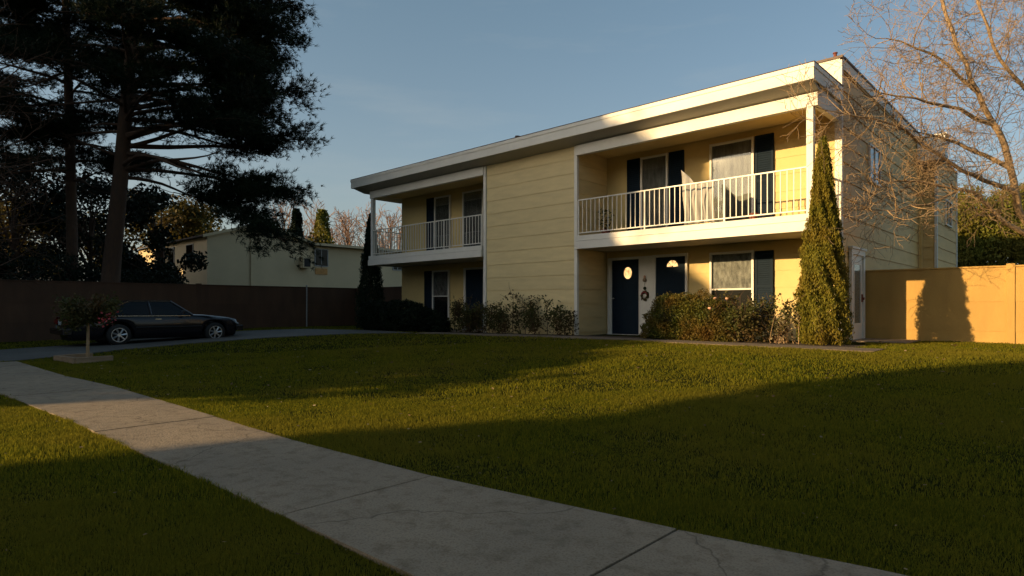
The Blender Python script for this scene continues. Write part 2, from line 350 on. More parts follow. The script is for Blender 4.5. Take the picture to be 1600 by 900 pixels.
def make_grass():
    V = []; 
    for (n, z0, z1, w, h) in ((300000, 1.2, 3.6, .0034, .031), (340000, 3.6, 7.5, .0052, .034), (300000, 7.5, 14, .009, .037), (150000, 14, 27, .019, .040)):
        X, Y, z = lawn_points(n, z0, z1)
        if z0 < 7:      # longer fringe along the pavement edges
            ne = 9000 if z0 < 2 else 8000; ex = rng.uniform(-3.2, .5, ne) if z0 < 2 else rng.uniform(-9.5, -3.0, ne); side_ = rng.uniform(0, 1, ne) < .5
            ey = np.where(side_, np.interp(ex, [p[0] for p in up][::-1], [p[1] for p in up][::-1]) + .012, np.interp(ex, [p[0] for p in lo][::-1], [p[1] for p in lo][::-1]) - .012) + np.where(side_, 1, -1) * (np.abs(rng.normal(0, .02, ne)) + .016 * np.sin(ex * 9) * np.sin(ex * 3.1) - .012)
            X = np.concatenate([X, ex]); Y = np.concatenate([Y, ey])
        # uneven turf: taller tufts and thin spots
        u = np.sin(X * 2.1 + np.sin(Y * 1.7) * 1.3) * np.sin(Y * 2.6 + np.sin(X * 1.3)) + .5 * np.sin(X * 9 + Y * 7) * np.sin(Y * 11 - X * 5)
        keep = rng.uniform(0, 1, len(X)) < np.clip(1.05 + .5 * u2f(X, Y), .45, 1); X, Y, u = X[keep], Y[keep], u[keep]
        m = len(X); hh = h * (1 + .34 * u) * rng.uniform(.55, 1.25, m); th = rng.uniform(0, 2 * PI, m); lean = np.abs(rng.normal(0, .40, m)) * hh
        ld = rng.uniform(0, 2 * PI, m); B = np.stack([X, Y, gz(X, Y) - .004], -1)
        side = np.stack([np.cos(th), np.sin(th), np.zeros(m)], -1) * (w * rng.uniform(.7, 1.3, m) / 2)[:, None]
        ln = np.stack([np.cos(ld) * lean, np.sin(ld) * lean, np.zeros(m)], -1); upv = np.stack([0 * hh, 0 * hh, hh], -1)
        mid = B + ln * .35 + upv * .6; tip = B + ln + upv
        V.append(np.stack([B - side, B + side, mid + side * .8, mid - side * .8, tip], 1))
    V = np.concatenate(V); m = len(V); b = (np.arange(m) * 5)[:, None]
    F = np.concatenate([b + [[0, 1, 2]], b + [[0, 2, 3]], b + [[3, 2, 4]]], 1).ravel()
    return tag(raw('grass', V.reshape(-1, 3), F, 3, M['grass']), kind='stuff')
make_grass()
def leaf_quads(C, size, m=None, flat=False, up_bias=None, aspect=.55):
    """diamond leaves at centres C"""
    n = len(C); size = np.broadcast_to(size, (n,))
    d = rng.normal(size=(n, 3))
    if up_bias is not None: d += np.asarray(up_bias)
    d /= np.linalg.norm(d, axis=1)[:, None] + 1e-9
    e = rng.normal(size=(n, 3))
    if flat: d[:, 2] *= .15; e[:, 2] *= .15
    e -= d * (e * d).sum(1)[:, None]; e /= np.linalg.norm(e, axis=1)[:, None] + 1e-9
    a = d * size[:, None] / 2; b = e * (size * aspect)[:, None] / 2
    V = np.stack([C - a, C + b - a * .1, C + a, C - b - a * .1], 1).reshape(-1, 3)
    return V, np.arange(n * 4)
X, Y, z = lawn_points(1500, 1.6, 16)
V, F = leaf_quads(np.stack([X, Y, gz(X, Y) + .034], -1), rng.uniform(.014, .045, len(X)) * np.clip(z / 5, .8, 1.8), flat=True)
tag(raw('leaf_litter', V, F, 4, M['deadleaf']), kind='stuff')

# ------------------------------------------------------------------ apartment building
XL, XR, YF, YW = -19.37, -3.87, 13.0, 14.4          # left, right, front plane, recessed wall plane
PL, PR = -13.32, -9.87                              # the projecting centre panel
ROOM = {}
bld = thing('apartment_building', 'two storey yellow apartment building with white balconies and lap siding', 'building', (XL, YF, .3))
def lap(mb, ax, w, out, a0, a1, z0, z1, h=.385, t0=.006, t1=.026):
    """lapped boards on a wall plane; ax 'x' runs along X at y=w, out is the outward sign"""
    z = z0
    while z < z1 - .01:
        zt = min(z + h, z1); tt = t0 + (t1 - t0) * (1 - (zt - z) / h)
        if ax == 'x':
            o0, o1 = w + out * t1, w + out * tt
            p = [(a0, w, z), (a1, w, z), (a1, o0, z), (a0, o0, z), (a0, w, zt), (a1, w, zt), (a1, o1, zt), (a0, o1, zt)]
        else:
            o0, o1 = w + out * t1, w + out * tt
            p = [(w, a0, z), (w, a1, z), (o0, a1, z), (o0, a0, z), (w, a0, zt), (w, a1, zt), (o1, a1, zt), (o1, a0, zt)]
        mb.hexa(p); z = zt
TOP = CH + 5.33; SOF = CH + 4.25; SLT = CH + 1.83; SLB = CH + 1.495
GB = -.2
# main solid
mb = MB(); mb.box(XL, XR, YW, 22.9, GB, TOP - .02); obj('wall', mb, M['stucco'], bld)
mb = MB(); mb.box(XL, -3.44, 22.903, 26.8, GB, CH + 4.72); lap(mb, 'y', -3.44, 1, 22.95, 26.8, .3, CH + 4.70); lap(mb, 'x', 22.903, -1, XR + .05, -3.5, .3, CH + 4.66)
obj('rear_wing', mb, M['sidewall'], bld)
mb = MB(); mb.box(PL, PR, YF + .03, YW - .003, GB, SOF); lap(mb, 'x', YF + .03, -1, PL, PR, .45, SOF - .002, .385, .008, .020); mb.box(PL, PR, YF + .004, YF + .028, GB, .448)
lap(mb, 'y', PR, 1, YF + .03, YW, .45, SLB - .002); lap(mb, 'y', PR, 1, YF + .03, YW, SLT + .003, SOF - .05)
lap(mb, 'y', PL, -1, YF + .03, YW, .45, SLB - .002); lap(mb, 'y', PL, -1, YF + .03, YW, SLT + .003, SOF - .05)
obj('center_panel', mb, M['siding'], bld)
mb = MB(); lap(mb, 'y', XR, 1, YW + .02, 22.88, .42, TOP - .08)
obj('side_siding', mb, M['sidewall'], bld)
# trims
for bx in ((PR - .05, PR + .05, YF - .035, YF + .05, .3, SOF - .023), (PL - .05, PL + .05, YF - .035, YF + .05, .3, SOF - .023), (XR - .1, XR + .045, YW - .03, YW + .06, .3, TOP - .06),
           (XR + .003, XR + .05, 22.8, 22.9, .3, CH + 4.6), (-3.47, -3.395, 22.86, 22.96, .3, CH + 4.62), (-3.46, -3.39, 26.72, 26.84, .3, CH + 4.68)):
    mb = MB(); mb.box(*bx); obj('corner_board', mb, M['trim'], bld, .004)
mb = MB(); mb.box(XR + .05, XR + .12, 22.55, 22.62, .35, CH + 5.0); obj('downspout', mb, M['sidewall'], bld)
# porch roof
FY, FX0, FX1 = 12.5, -19.95, -3.82; FB = CH + 4.355; FT = CH + 4.665
roof = MB(); roof.hexa([(FX0, FY, FT - .04), (FX1, FY, FT - .04), (FX1, YW, FT - .04), (FX0, YW, FT - .04), (FX0, FY - .02, FT + .02), (FX1 + .02, FY - .02, FT + .02), (FX1 + .02, YW - .003, FT + .04), (FX0, YW - .003, FT + .04)])
roof = obj('roof', roof, M['shingle'], bld)
mb = MB(); mb.box(FX0, FX1, FY, FY + .04, FB, FT); mb.box(FX1 - .04, FX1, FY + .04, YW + .01, FB, FT); mb.box(FX0, FX0 + .04, FY + .04, YW, FB, FT)
mb.box(FX0 - .012, FX1 + .012, FY - .014, FY, FT - .085, FT + .005); mb.box(FX1, FX1 + .014, FY, YW, FT - .085, FT + .005)
obj('fascia', mb, M['trim'], roof, .004)
mb = MB(); mb.hexa([(FX0 + .04, FY + .04, FB + .01), (FX1 - .04, FY + .04, FB + .01), (FX1 - .04, YF + .05, SOF - .02), (FX0 + .04, YF + .05, SOF - .02), (FX0 + .04, FY + .04, FB + .05), (FX1 - .04, FY + .04, FB + .05), (FX1 - .04, YF + .05, SOF + .04), (FX0 + .04, YF + .05, SOF + .04)])
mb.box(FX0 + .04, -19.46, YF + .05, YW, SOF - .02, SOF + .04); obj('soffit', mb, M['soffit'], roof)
mb = MB(); mb.box(XL - .04, XR + .06, YW - .05, YW + .12, TOP - .02, TOP + .03); mb.box(XR - .1, XR + .07, YW + .12, 22.95, TOP - .02, TOP + .03); obj('coping', mb, M['coping'], roof)
mb = MB(); mb.box(-19.3, XR + .002, YW - .022, YW - .002, FT + .1, TOP - .021); mb.box(XR + .026, XR + .05, YW + .06, 22.9, TOP - .24, TOP - .021); obj('parapet_board', mb, M['trim'], roof)
mb = MB(); mb.box(XL, -3.40, 22.95, 26.9, CH + 4.72, CH + 4.79); obj('rear_roof', mb, M['coping'], bld)
for (x, y, zt, r) in ((-11.9, 12.9, .12, .05), (-11.55, 13.0, .10, .035), (-17.0, 12.9, .08, .04)):
    mb = MB(); mb.disc((x, y, FT + .06 + zt / 2), 'z', r, zt, 10); mb.disc((x, y, FT + .06 + zt), 'z', r * 1.5, .03, 10); obj('roof_vent', mb, M['coping'], roof)
mb = MB(); mb.disc((-4.05, 14.7, TOP + .1), 'z', .035, .26, 10); mb.disc((-4.05, 14.7, TOP + .23), 'z', .05, .02, 10); obj('vent_pipe', mb, M['terracotta'], roof)
# bays
def balcony(x0, x1, px, label):
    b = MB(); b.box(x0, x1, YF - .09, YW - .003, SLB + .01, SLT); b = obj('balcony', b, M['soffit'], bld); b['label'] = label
    m_ = MB(); ex0, ex1 = x0 - (.03 if px < -15 else 0), x1 + (.03 if px > -10 else 0)
    m_.box(ex0, ex1, YF - .12, YF - .088, SLT - .13, SLT + .006); m_.box(ex0, ex1, YF - .145, YF - .088, SLB - .005, SLT - .14)
    xe = ex1 if px > -10 else ex0
    m_.box(min(xe, xe - math.copysign(.03, px + 12)), max(xe, xe - math.copysign(.03, px + 12)), YF - .088, YW - .01, SLB - .005, SLT + .006)
    obj('edge_board', m_, M['trim'], b, .003)
    r_ = MB(); H = .93; yr = YF - .05; a, c = (x0 + .06, px - .04) if px > -10 else (px + .04, x1 - .06)
    r_.box(a, c, yr - .018, yr + .018, SLT + H, SLT + H + .028); r_.box(a, c, yr - .012, yr + .012, SLT + .07, SLT + .095)
    n = int((c - a) / .132)
    for i in range(n + 1):
        x = a + (c - a) * i / n; w = .008
        if i % 15 == 0 or i == n: w = .017
        r_.box(x - w, x + w, yr - w, yr + w, SLT + (.0 if w > .01 else .095), SLT + H)
    # return rail along the open side
    ys0, ys1 = yr + .05, YW - .03; r_.box(px - .018, px + .018, ys0, ys1, SLT + H, SLT + H + .028); r_.box(px - .012, px + .012, ys0, ys1, SLT + .07, SLT + .095)
    for i in range(1, 10): y = ys0 + (ys1 - ys0) * i / 10; r_.box(px - .008, px + .008, y - .008, y + .008, SLT + .095, SLT + H)
    obj('railing', r_, M['rail'], b)
    p_ = MB(); p_.box(px - .065, px + .065, YF - .065, YF + .065, SLT + .006, SOF - .288); obj('post', p_, M['trim'], bld, .004)
    q = MB(); q.box(x0 - .01 if px > -10 else x0 - .02, x1 + .02, YF - .07, YF + .06, SOF - .285, SOF - .022)
    xo = x1 if px > -10 else x0; q.box(xo - .1, xo + .02, YF + .06, YW - .02, SOF - .285, SOF - .022); q.box(xo - .1 if px > -10 else xo - .019, xo + .019, YF + .051, YW - .02, SOF - .022, FB + .03); obj('beam', q, M['trim'], bld, .004)
    s = MB(); s.box(x0 + .01, x1 - .1, YF + .06, YW - .03, SOF - .12, SOF - .01); obj('balcony_ceiling', s, M['stucco'], bld)
balcony(PR + .05, -3.90, -4.03, 'sunlit right balcony with the tied cloth'); balcony(-19.34, PL - .05, -19.24, 'shaded left balcony next to the thin cypress')
# recess wall boards (grooves show faintly) behind the openings
for x0, x1, zp_ in ((PR + .03, XR - .1, .36), (XL, PL - .03, .33)):
    mb = MB()
    for z0, z1 in ((.42, SLB - .002), (SLT + .003, SOF - .15)): lap(mb, 'x', YW - .001, -1, x0, x1, z0, z1, .385, .004, .014)
    obj('recess_siding', mb, M['stucco'], bld)
    mb = MB(); mb.box(x0, x1 + (.1 if x0 > PL else 0), 12.96, YW, .0, zp_); obj('porch_slab', mb, M['concrete'], bld, .01)
YO = YW - .016
def shutter(x0, x1, z0, z1):
    s = MB(); s.box(x0, x1, YO - .035, YO, z0, z1)
    w = .05
    for a in ((x0, x0 + w, z0, z1), (x1 - w, x1, z0, z1)): s.box(a[0], a[1], YO - .055, YO - .03, a[2], a[3])
    zm = (z0 + z1) / 2
    for a in (z0, zm - .03, z1 - .07): s.box(x0 + w, x1 - w, YO - .053, YO - .03, a, a + .07)
    n = int((z1 - z0) / .055)
    for i in range(n):
        z = z0 + .07 + (z1 - z0 - .14) * i / n; s.hexa([(x0 + w, YO - .05, z), (x1 - w, YO - .05, z), (x1 - w, YO - .03, z), (x0 + w, YO - .03, z), (x0 + w, YO - .036, z + .045), (x1 - w, YO - .036, z + .045), (x1 - w, YO - .03, z + .045), (x0 + w, YO - .03, z + .045)])
    return obj('shutter', s, M['blue'], bld)
def window(x0, x1, z0, z1, mid=None, cur='lace', vmid=False):
    w = .055
    f = MB()
    f.box(x0 - w, x0, YO - .07, YO, z0 - w, z1 + w); f.box(x1, x1 + w, YO - .07, YO, z0 - w, z1 + w)
    f.box(x0, x1, YO - .07, YO, z1, z1 + w); f.box(x0, x1, YO - .085, YO, z0 - w, z0)
    if mid: f.box(x0, x1, YO - .062, YO - .01, mid - .02, mid + .02)
    if vmid: f.box((x0 + x1) / 2 - .02, (x0 + x1) / 2 + .02, YO - .06, YO - .01, z0, z1)
    wn_ = obj('window', f, M['trim'], bld, .003)
    c = MB(); zz0 = mid if (mid and cur == 'lace') else z0; n = 26; i0 = len(c.v)      # pleated curtain
    for i in range(n + 1):
        x = x0 + (x1 - x0) * i / n; y = YO - .018 + .008 * math.sin(i * 1.9); c.v += [(x, y, zz0), (x, y, z1)]
    for i in range(n): c.f.append((i * 2, i * 2 + 2, i * 2 + 3, i * 2 + 1))
    obj('curtain', c, M[cur], wn_, smooth=True)
    d = MB(); d.box(x0, x1, YO - .006, YO, z0, z1); obj('interior', d, M['dark'], wn_)
    g = MB(); g.box(x0, x1, YO - .045, YO - .041, z0, z1); obj('pane', g, M['glass'], wn_)
    return wn_
def door(x0, x1, z0, z1, kind=None, fl=.1, fr=.05):
    f = MB(); f.box(x0 - fl, x0, YO - .06, YO, z0, z1 + .07); f.box(x1, x1 + fr, YO - .06, YO, z0, z1 + .07); f.box(x0, x1, YO - .06, YO, z1, z1 + .07); f.box(x0 - fl, x1 + fr, YO - .12, YO, z0 - .03, z0)
    d = MB(); d.box(x0, x1, YO - .035, YO, z0, z1)
    cx = (x0 + x1) / 2; W_ = x1 - x0
    for (a, b_) in ((x0 + .1, cx - .05), (cx + .05, x1 - .1)):
        for (c, e) in ((z0 + .18, z0 + .75), (z0 + .9, z0 + 1.42)):
            d.box(a, b_, YO - .040, YO - .034, c, e); d.box(a + .03, b_ - .03, YO - .046, YO - .038, c + .03, e - .03)
    do = obj('door', d, M['blue'], bld, .003); obj('frame', f, M['trim'], do, .003)
    h = MB(); h.tube([(x0 + .07, YO - .035, z0 + .98), (x0 + .07, YO - .08, z0 + .98)], .012, 8); h.lathe((x0 + .07, YO - .09, z0 + .955), [(.0, 0), (.022, .008), (.027, .025), (.02, .042), (0, .05)], 12); obj('handle', h, M['chrome'], do, smooth=True)
    if kind == 'oval':
        g = MB(); g.disc((cx + .09, YO - .045, z0 + 1.67), 'y', .125, .02, 24, .16); obj('door_window', g, M['lit'], do)
        t = MB(); t.tube([(cx + .09 + .135 * math.cos(a), YO - .047, z0 + 1.67 + .17 * math.sin(a)) for a in np.linspace(0, 2 * PI, 25)], .014, 6); obj('window_rim', t, M['blue'], do)
    if kind == 'fan':
        for k in range(4):
            a0, a1 = PI * k / 4 + .07, PI * (k + 1) / 4 - .07; g = MB(); c = (cx + .06, z0 + 1.78)
            pr = [(c[0] + .03 * math.cos(a), c[1] + .03 * math.sin(a)) for a in (a0, a1)] + [(c[0] + .155 * math.cos(a), c[1] + .17 * math.sin(a)) for a in np.linspace(a1, a0, 5)]
            i = 0; n = len(pr); g.v = [(p[0], YO - .05, p[1]) for p in pr] + [(p[0], YO - .036, p[1]) for p in pr]
            g.f = [tuple(range(n))[::-1], tuple(range(n, 2 * n))] + [(j, (j + 1) % n, n + (j + 1) % n, n + j) for j in range(n)]
            obj('door_window', g, M['lit'], do)
    return do
d1 = door(-9.65, -8.79, .375, 2.41, 'oval', .14, .02); d1['label'] = 'navy door with a glowing oval window'
d2 = door(-8.28, -7.44, .375, 2.42, 'fan', .1, .06); d2['label'] = 'navy door with a glowing fan window'
mb = MB(); mb.box(-8.77, -8.39, YO - .045, YO - .001, .36, 2.48); obj('door_side_panel', mb, M['trim'], bld)
window(-6.73, -5.75, .80, 2.40, 1.55); shutter(-5.67, -5.26, .78, 2.43)
shutter(-9.16, -8.77, SLT + .02, 5.12); window(-8.68, -7.98, SLT + .08, 5.06, None, 'curtain'); shutter(-7.90, -7.49, SLT + .02, 5.12)
window(-6.73, -5.75, SLT + .08, 5.06, None, 'curtain'); shutter(-5.67, -5.25, SLT + .02, 5.12)
shutter(-17.92, -17.48, .62, 2.43); window(-17.40, -16.58, .64, 2.38, 1.5); door(-15.66, -14.79, .345, 2.39)
shutter(-17.79, -17.37, SLT + .02, 5.10); window(-17.28, -16.52, SLT + .08, 5.04, None, 'curtain'); window(-15.76, -14.84, SLT + .08, 5.04, None, 'curtain')
# side wall windows and door (plane x = XR)
def side_window(xw, y0, y1, z0, z1):
    f = MB(); w = .05; x = xw + .03
    f.box(xw, x + .04, y0 - w, y0, z0 - w, z1 + w); f.box(xw, x + .04, y1, y1 + w, z0 - w, z1 + w); f.box(xw, x + .04, y0, y1, z1, z1 + w); f.box(xw, x + .05, y0, y1, z0 - w, z0)
    f.box(xw, x + .03, (y0 + y1) / 2 - .03, (y0 + y1) / 2 + .03, z0, z1)
    wi = obj('window', f, M['trim'], bld, .003); g = MB(); g.box(x + .012, x + .016, y0, y1, z0, z1); obj('pane', g, M['glass'], wi)
    c = MB(); c.box(xw, x + .002, y0, y1, z0, z1); obj('curtain', c, M['lace'], wi)
side_window(XR, 16.65, 17.6, CH + 3.04, CH + 3.86); side_window(-3.44, 24.4, 25.5, CH + 2.7, CH + 3.46)
f = MB(); x = XR + .028
f.box(x, x + .06, 14.95, 15.07, .34, 2.42); f.box(x, x + .06, 15.95, 16.07, .34, 2.42); f.box(x, x + .06, 15.07, 15.95, 2.3, 2.42); f.box(x, x + .09, 14.9, 16.1, 2.42, 2.47); f.box(x, x + .09, 14.95, 16.07, .30, .345)
f.box(x, x + .035, 15.2, 15.26, .7, 2.15); f.box(x, x + .035, 15.76, 15.82, .7, 2.15); f.box(x, x + .035, 15.26, 15.76, .7, .76); f.box(x, x + .035, 15.26, 15.76, 2.09, 2.15)
sdoor = MB(); sdoor.box(x - .02, x + .022, 15.07, 15.95, .345, 2.3); sdoor = obj('door', sdoor, M['trim'], bld); sdoor['label'] = 'white side door beside the tan wall'; obj('frame', f, M['trim'], sdoor, .003)
g = MB(); g.box(x + .024, x + .03, 15.26, 15.76, .76, 2.09); obj('door_window', g, M['glass'], sdoor)
h = MB(); h.disc((x + .06, 15.88, 1.32), 'x', .03, .05, 12); h.box(x + .03, x + .05, 15.84, 15.92, 1.24, 1.42); obj('handle', h, M['terracotta'], sdoor)
mb = MB(); mb.box(-3.86, -2.7, 14.75, 16.14, .1, .395); tag(obj('side_step', mb, M['concrete'], bld, .01))
# boxy cooler hung at the roof edge
c = thing('wall_cooler', 'white boxy cooler hung high on the side wall under the roof edge', 'cooler', (-3.6, 22.6, CH + 4.5))
mb = MB(); mb.box(-3.84, -3.12, 22.35, 22.85, CH + 4.44, CH + 5.16); obj('housing', mb, M['white'], c, .01)
mb = MB(); mb.box(-3.86, -3.08, 22.30, 22.87, CH + 5.16, CH + 5.21); obj('lid', mb, M['white'], c, .005)
mb = MB(); mb.box(-3.82, -3.16, 22.38, 22.83, CH + 4.36, CH + 4.437); obj('drain_pan', mb, M['coping'], c)

# ------------------------------------------------------------------ small things on the building
w = thing('wreath', 'small round green and red wreath hung on the white panel between the navy doors', 'wreath', (-8.6, YO - .05, 1.42))
P = rng.uniform(0, 2 * PI, 260); rad = .095 + rng.normal(0, .018, 260)
C_ = np.stack([-8.6 + rad * np.cos(P), YO - .06 + rng.normal(0, .012, 260), 1.42 + rad * 1.1 * np.sin(P)], -1)
V, F = leaf_quads(C_, .05); raw('foliage', V, F, 4, M['boxleaf'], w)
mb = MB()
for k in range(7): a = .4 + k * .38; mb.lathe((-8.6 + .09 * math.cos(a), YO - .085, 1.42 + .1 * math.sin(a) - .02), [(0, 0), (.018, .01), (.02, .025), (0, .04)], 8)
obj('berries', mb, M['petal'], w)
w = thing('wall_ornament', 'small tan figure ornament hung above the wreath between the navy doors', 'ornament', (-8.6, YO - .05, 1.88))
mb = MB(); mb.lathe((-8.6, YO - .07, 1.79), [(0, 0), (.045, .01), (.055, .05), (.03, .10), (.022, .115)], 12); obj('body', mb, M['wood'], w, smooth=True)
mb = MB(); mb.lathe((-8.6, YO - .07, 1.895), [(0, 0), (.028, .012), (.033, .035), (.02, .06), (0, .07)], 12); obj('head', mb, M['peach'], w, smooth=True)
w = tag(obj('heart_ornament', MB().disc((-8.6, YO - .06, 1.62), 'y', .045, .02, 16).tube([(-8.6, YO - .06, 1.66), (-8.6, YO - .06, 1.77)], .004, 5), M['darkcypress'], None, org=(-8.6, YO - .06, 1.62)), 'tiny dark round charm hanging between the wreath and the tan ornament', 'ornament')
# cloth tied inside the right balcony rail
cx0, cx1 = -6.98, -6.15; mb = MB(); nu, nv = 26, 16; zt = SLT + .02
for j in range(nv + 1):
    for i in range(nu + 1):
        u, v = i / nu, j / nv; top = 4.30 - .30 * min(1, u * 2.2) ** .8 - .10 * u + .04 * math.sin(PI * u * 3)
        z = zt + .05 + (top - zt) * v; mb.v.append((cx0 + (cx1 - cx0) * u + .10 * (1 - v) * (1 - u), 13.22 + .05 * math.sin(u * 22 + v * 2) * (1.1 - v * .7) + .02 * math.sin(v * 9), z))
for j in range(nv):
    for i in range(nu): a = j * (nu + 1) + i; mb.f.append((a, a + 1, a + nu + 2, a + nu + 1))
cl = obj('draped_cloth', mb, M['cloth'], None, smooth=True, org=(-6.4, 13.22, SLT)); so_ = cl.modifiers.new('t', 'SOLIDIFY'); so_.thickness = .006
tag(cl, 'pale creased cloth hung behind the railing of the right balcony', 'cloth')
def pot(x, y, z, r, h, label, plant=None):
    t = thing('flower_pot', label, 'pot', (x, y, z)); a = MB(); a.lathe((x, y, z), [(0, .002), (r * .7, .002), (r, h), (r * 1.12, h), (r * 1.12, h * .82), (r * .98, h * .82)], 16); obj('pot', a, M['terracotta'], t, smooth=False)
    s = MB(); s.disc((x, y, z + h * .9), 'z', r * .93, .01, 16); obj('soil', s, M['mulch'], t)
    if plant:
        n = plant; Cn = np.stack([x + rng.normal(0, r * .7, n), y + rng.normal(0, r * .7, n), z + h + rng.uniform(0, 1, n) ** .8 * .55], -1); V, F = leaf_quads(Cn, .07); raw('foliage', V, F, 4, M['roseleaf'], t)
pot(-5.28, 13.25, SLT, .10, .17, 'small dark red pot on the right balcony floor near the post')
pot(-9.45, 13.75, SLT, .13, .22, 'leafy plant in a pot at the inner corner of the right balcony', 160)

# ------------------------------------------------------------------ walls and fences
def wall_run(name, label, cat, segs, t, zt, m, posts=(), capm=None, h_lines=True):
    x0, y0 = segs[0]; r_ = thing(name, label, cat, (x0, y0, G(x0, y0)))
    for (a, b_) in zip(segs, segs[1:]):
        mb = MB(); cp = MB(); L = math.dist(a, b_); d_ = ((b_[0] - a[0]) / L, (b_[1] - a[1]) / L); nrm = (-d_[1], d_[0])
        def P(s, o, z): return (a[0] + d_[0] * s + nrm[0] * o, a[1] + d_[1] * s + nrm[1] * o, z)
        rows = [(-.3, .62), (.62, 1.24), (1.24, zt)] if h_lines else [(-.3, zt)]
        for (zz0, zz1) in rows:
            s = -.0; e = .009
            while s < L - .01:
                s1 = min(L, s + 1.9); mb.hexa([P(s, -t / 2, zz0), P(s1, -t / 2, zz0), P(s1, t / 2, zz0), P(s, t / 2, zz0), P(s, -t / 2 + e, zz1), P(s1, -t / 2 + e, zz1), P(s1, t / 2 - e, zz1), P(s, t / 2 - e, zz1)]); s = s1
        obj('panel', mb, m, r_)
        cp.hexa([P(0, -t / 2 - .015, zt), P(L, -t / 2 - .015, zt), P(L, t / 2 + .015, zt), P(0, t / 2 + .015, zt), P(0, -t / 2 - .015, zt + .035), P(L, -t / 2 - .015, zt + .035), P(L, t / 2 + .015, zt + .035), P(0, t / 2 + .015, zt + .035)])
        obj('cap', cp, capm or m, r_, .006)
    for (x, y) in posts:
        p = MB(); p.box(x - .07, x + .07, y - t / 2 - .022, y + t / 2 + .022, -.3, zt + .07); obj('post', p, m, r_, .008)
    return r_
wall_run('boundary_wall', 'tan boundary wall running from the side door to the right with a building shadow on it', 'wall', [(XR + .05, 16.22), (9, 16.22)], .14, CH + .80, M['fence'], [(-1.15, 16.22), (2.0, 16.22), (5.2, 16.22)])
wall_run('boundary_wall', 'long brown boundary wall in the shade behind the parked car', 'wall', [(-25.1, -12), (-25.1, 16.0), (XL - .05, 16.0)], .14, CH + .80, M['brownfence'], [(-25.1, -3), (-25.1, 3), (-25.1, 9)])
mb = MB(); px_, py_ = -24.9, 13.4; mb.tube([(px_, py_, G(px_, py_)), (px_, py_, 2.02)], .028, 8); mb.lathe((px_, py_, 2.0), [(.028, 0), (.035, .01), (.035, .05), (0, .07)], 8)
tag(obj('pole', mb, M['metalgrey'], None, org=(px_, py_, G(px_, py_))), 'thin pale upright pole standing against the brown wall', 'pole')

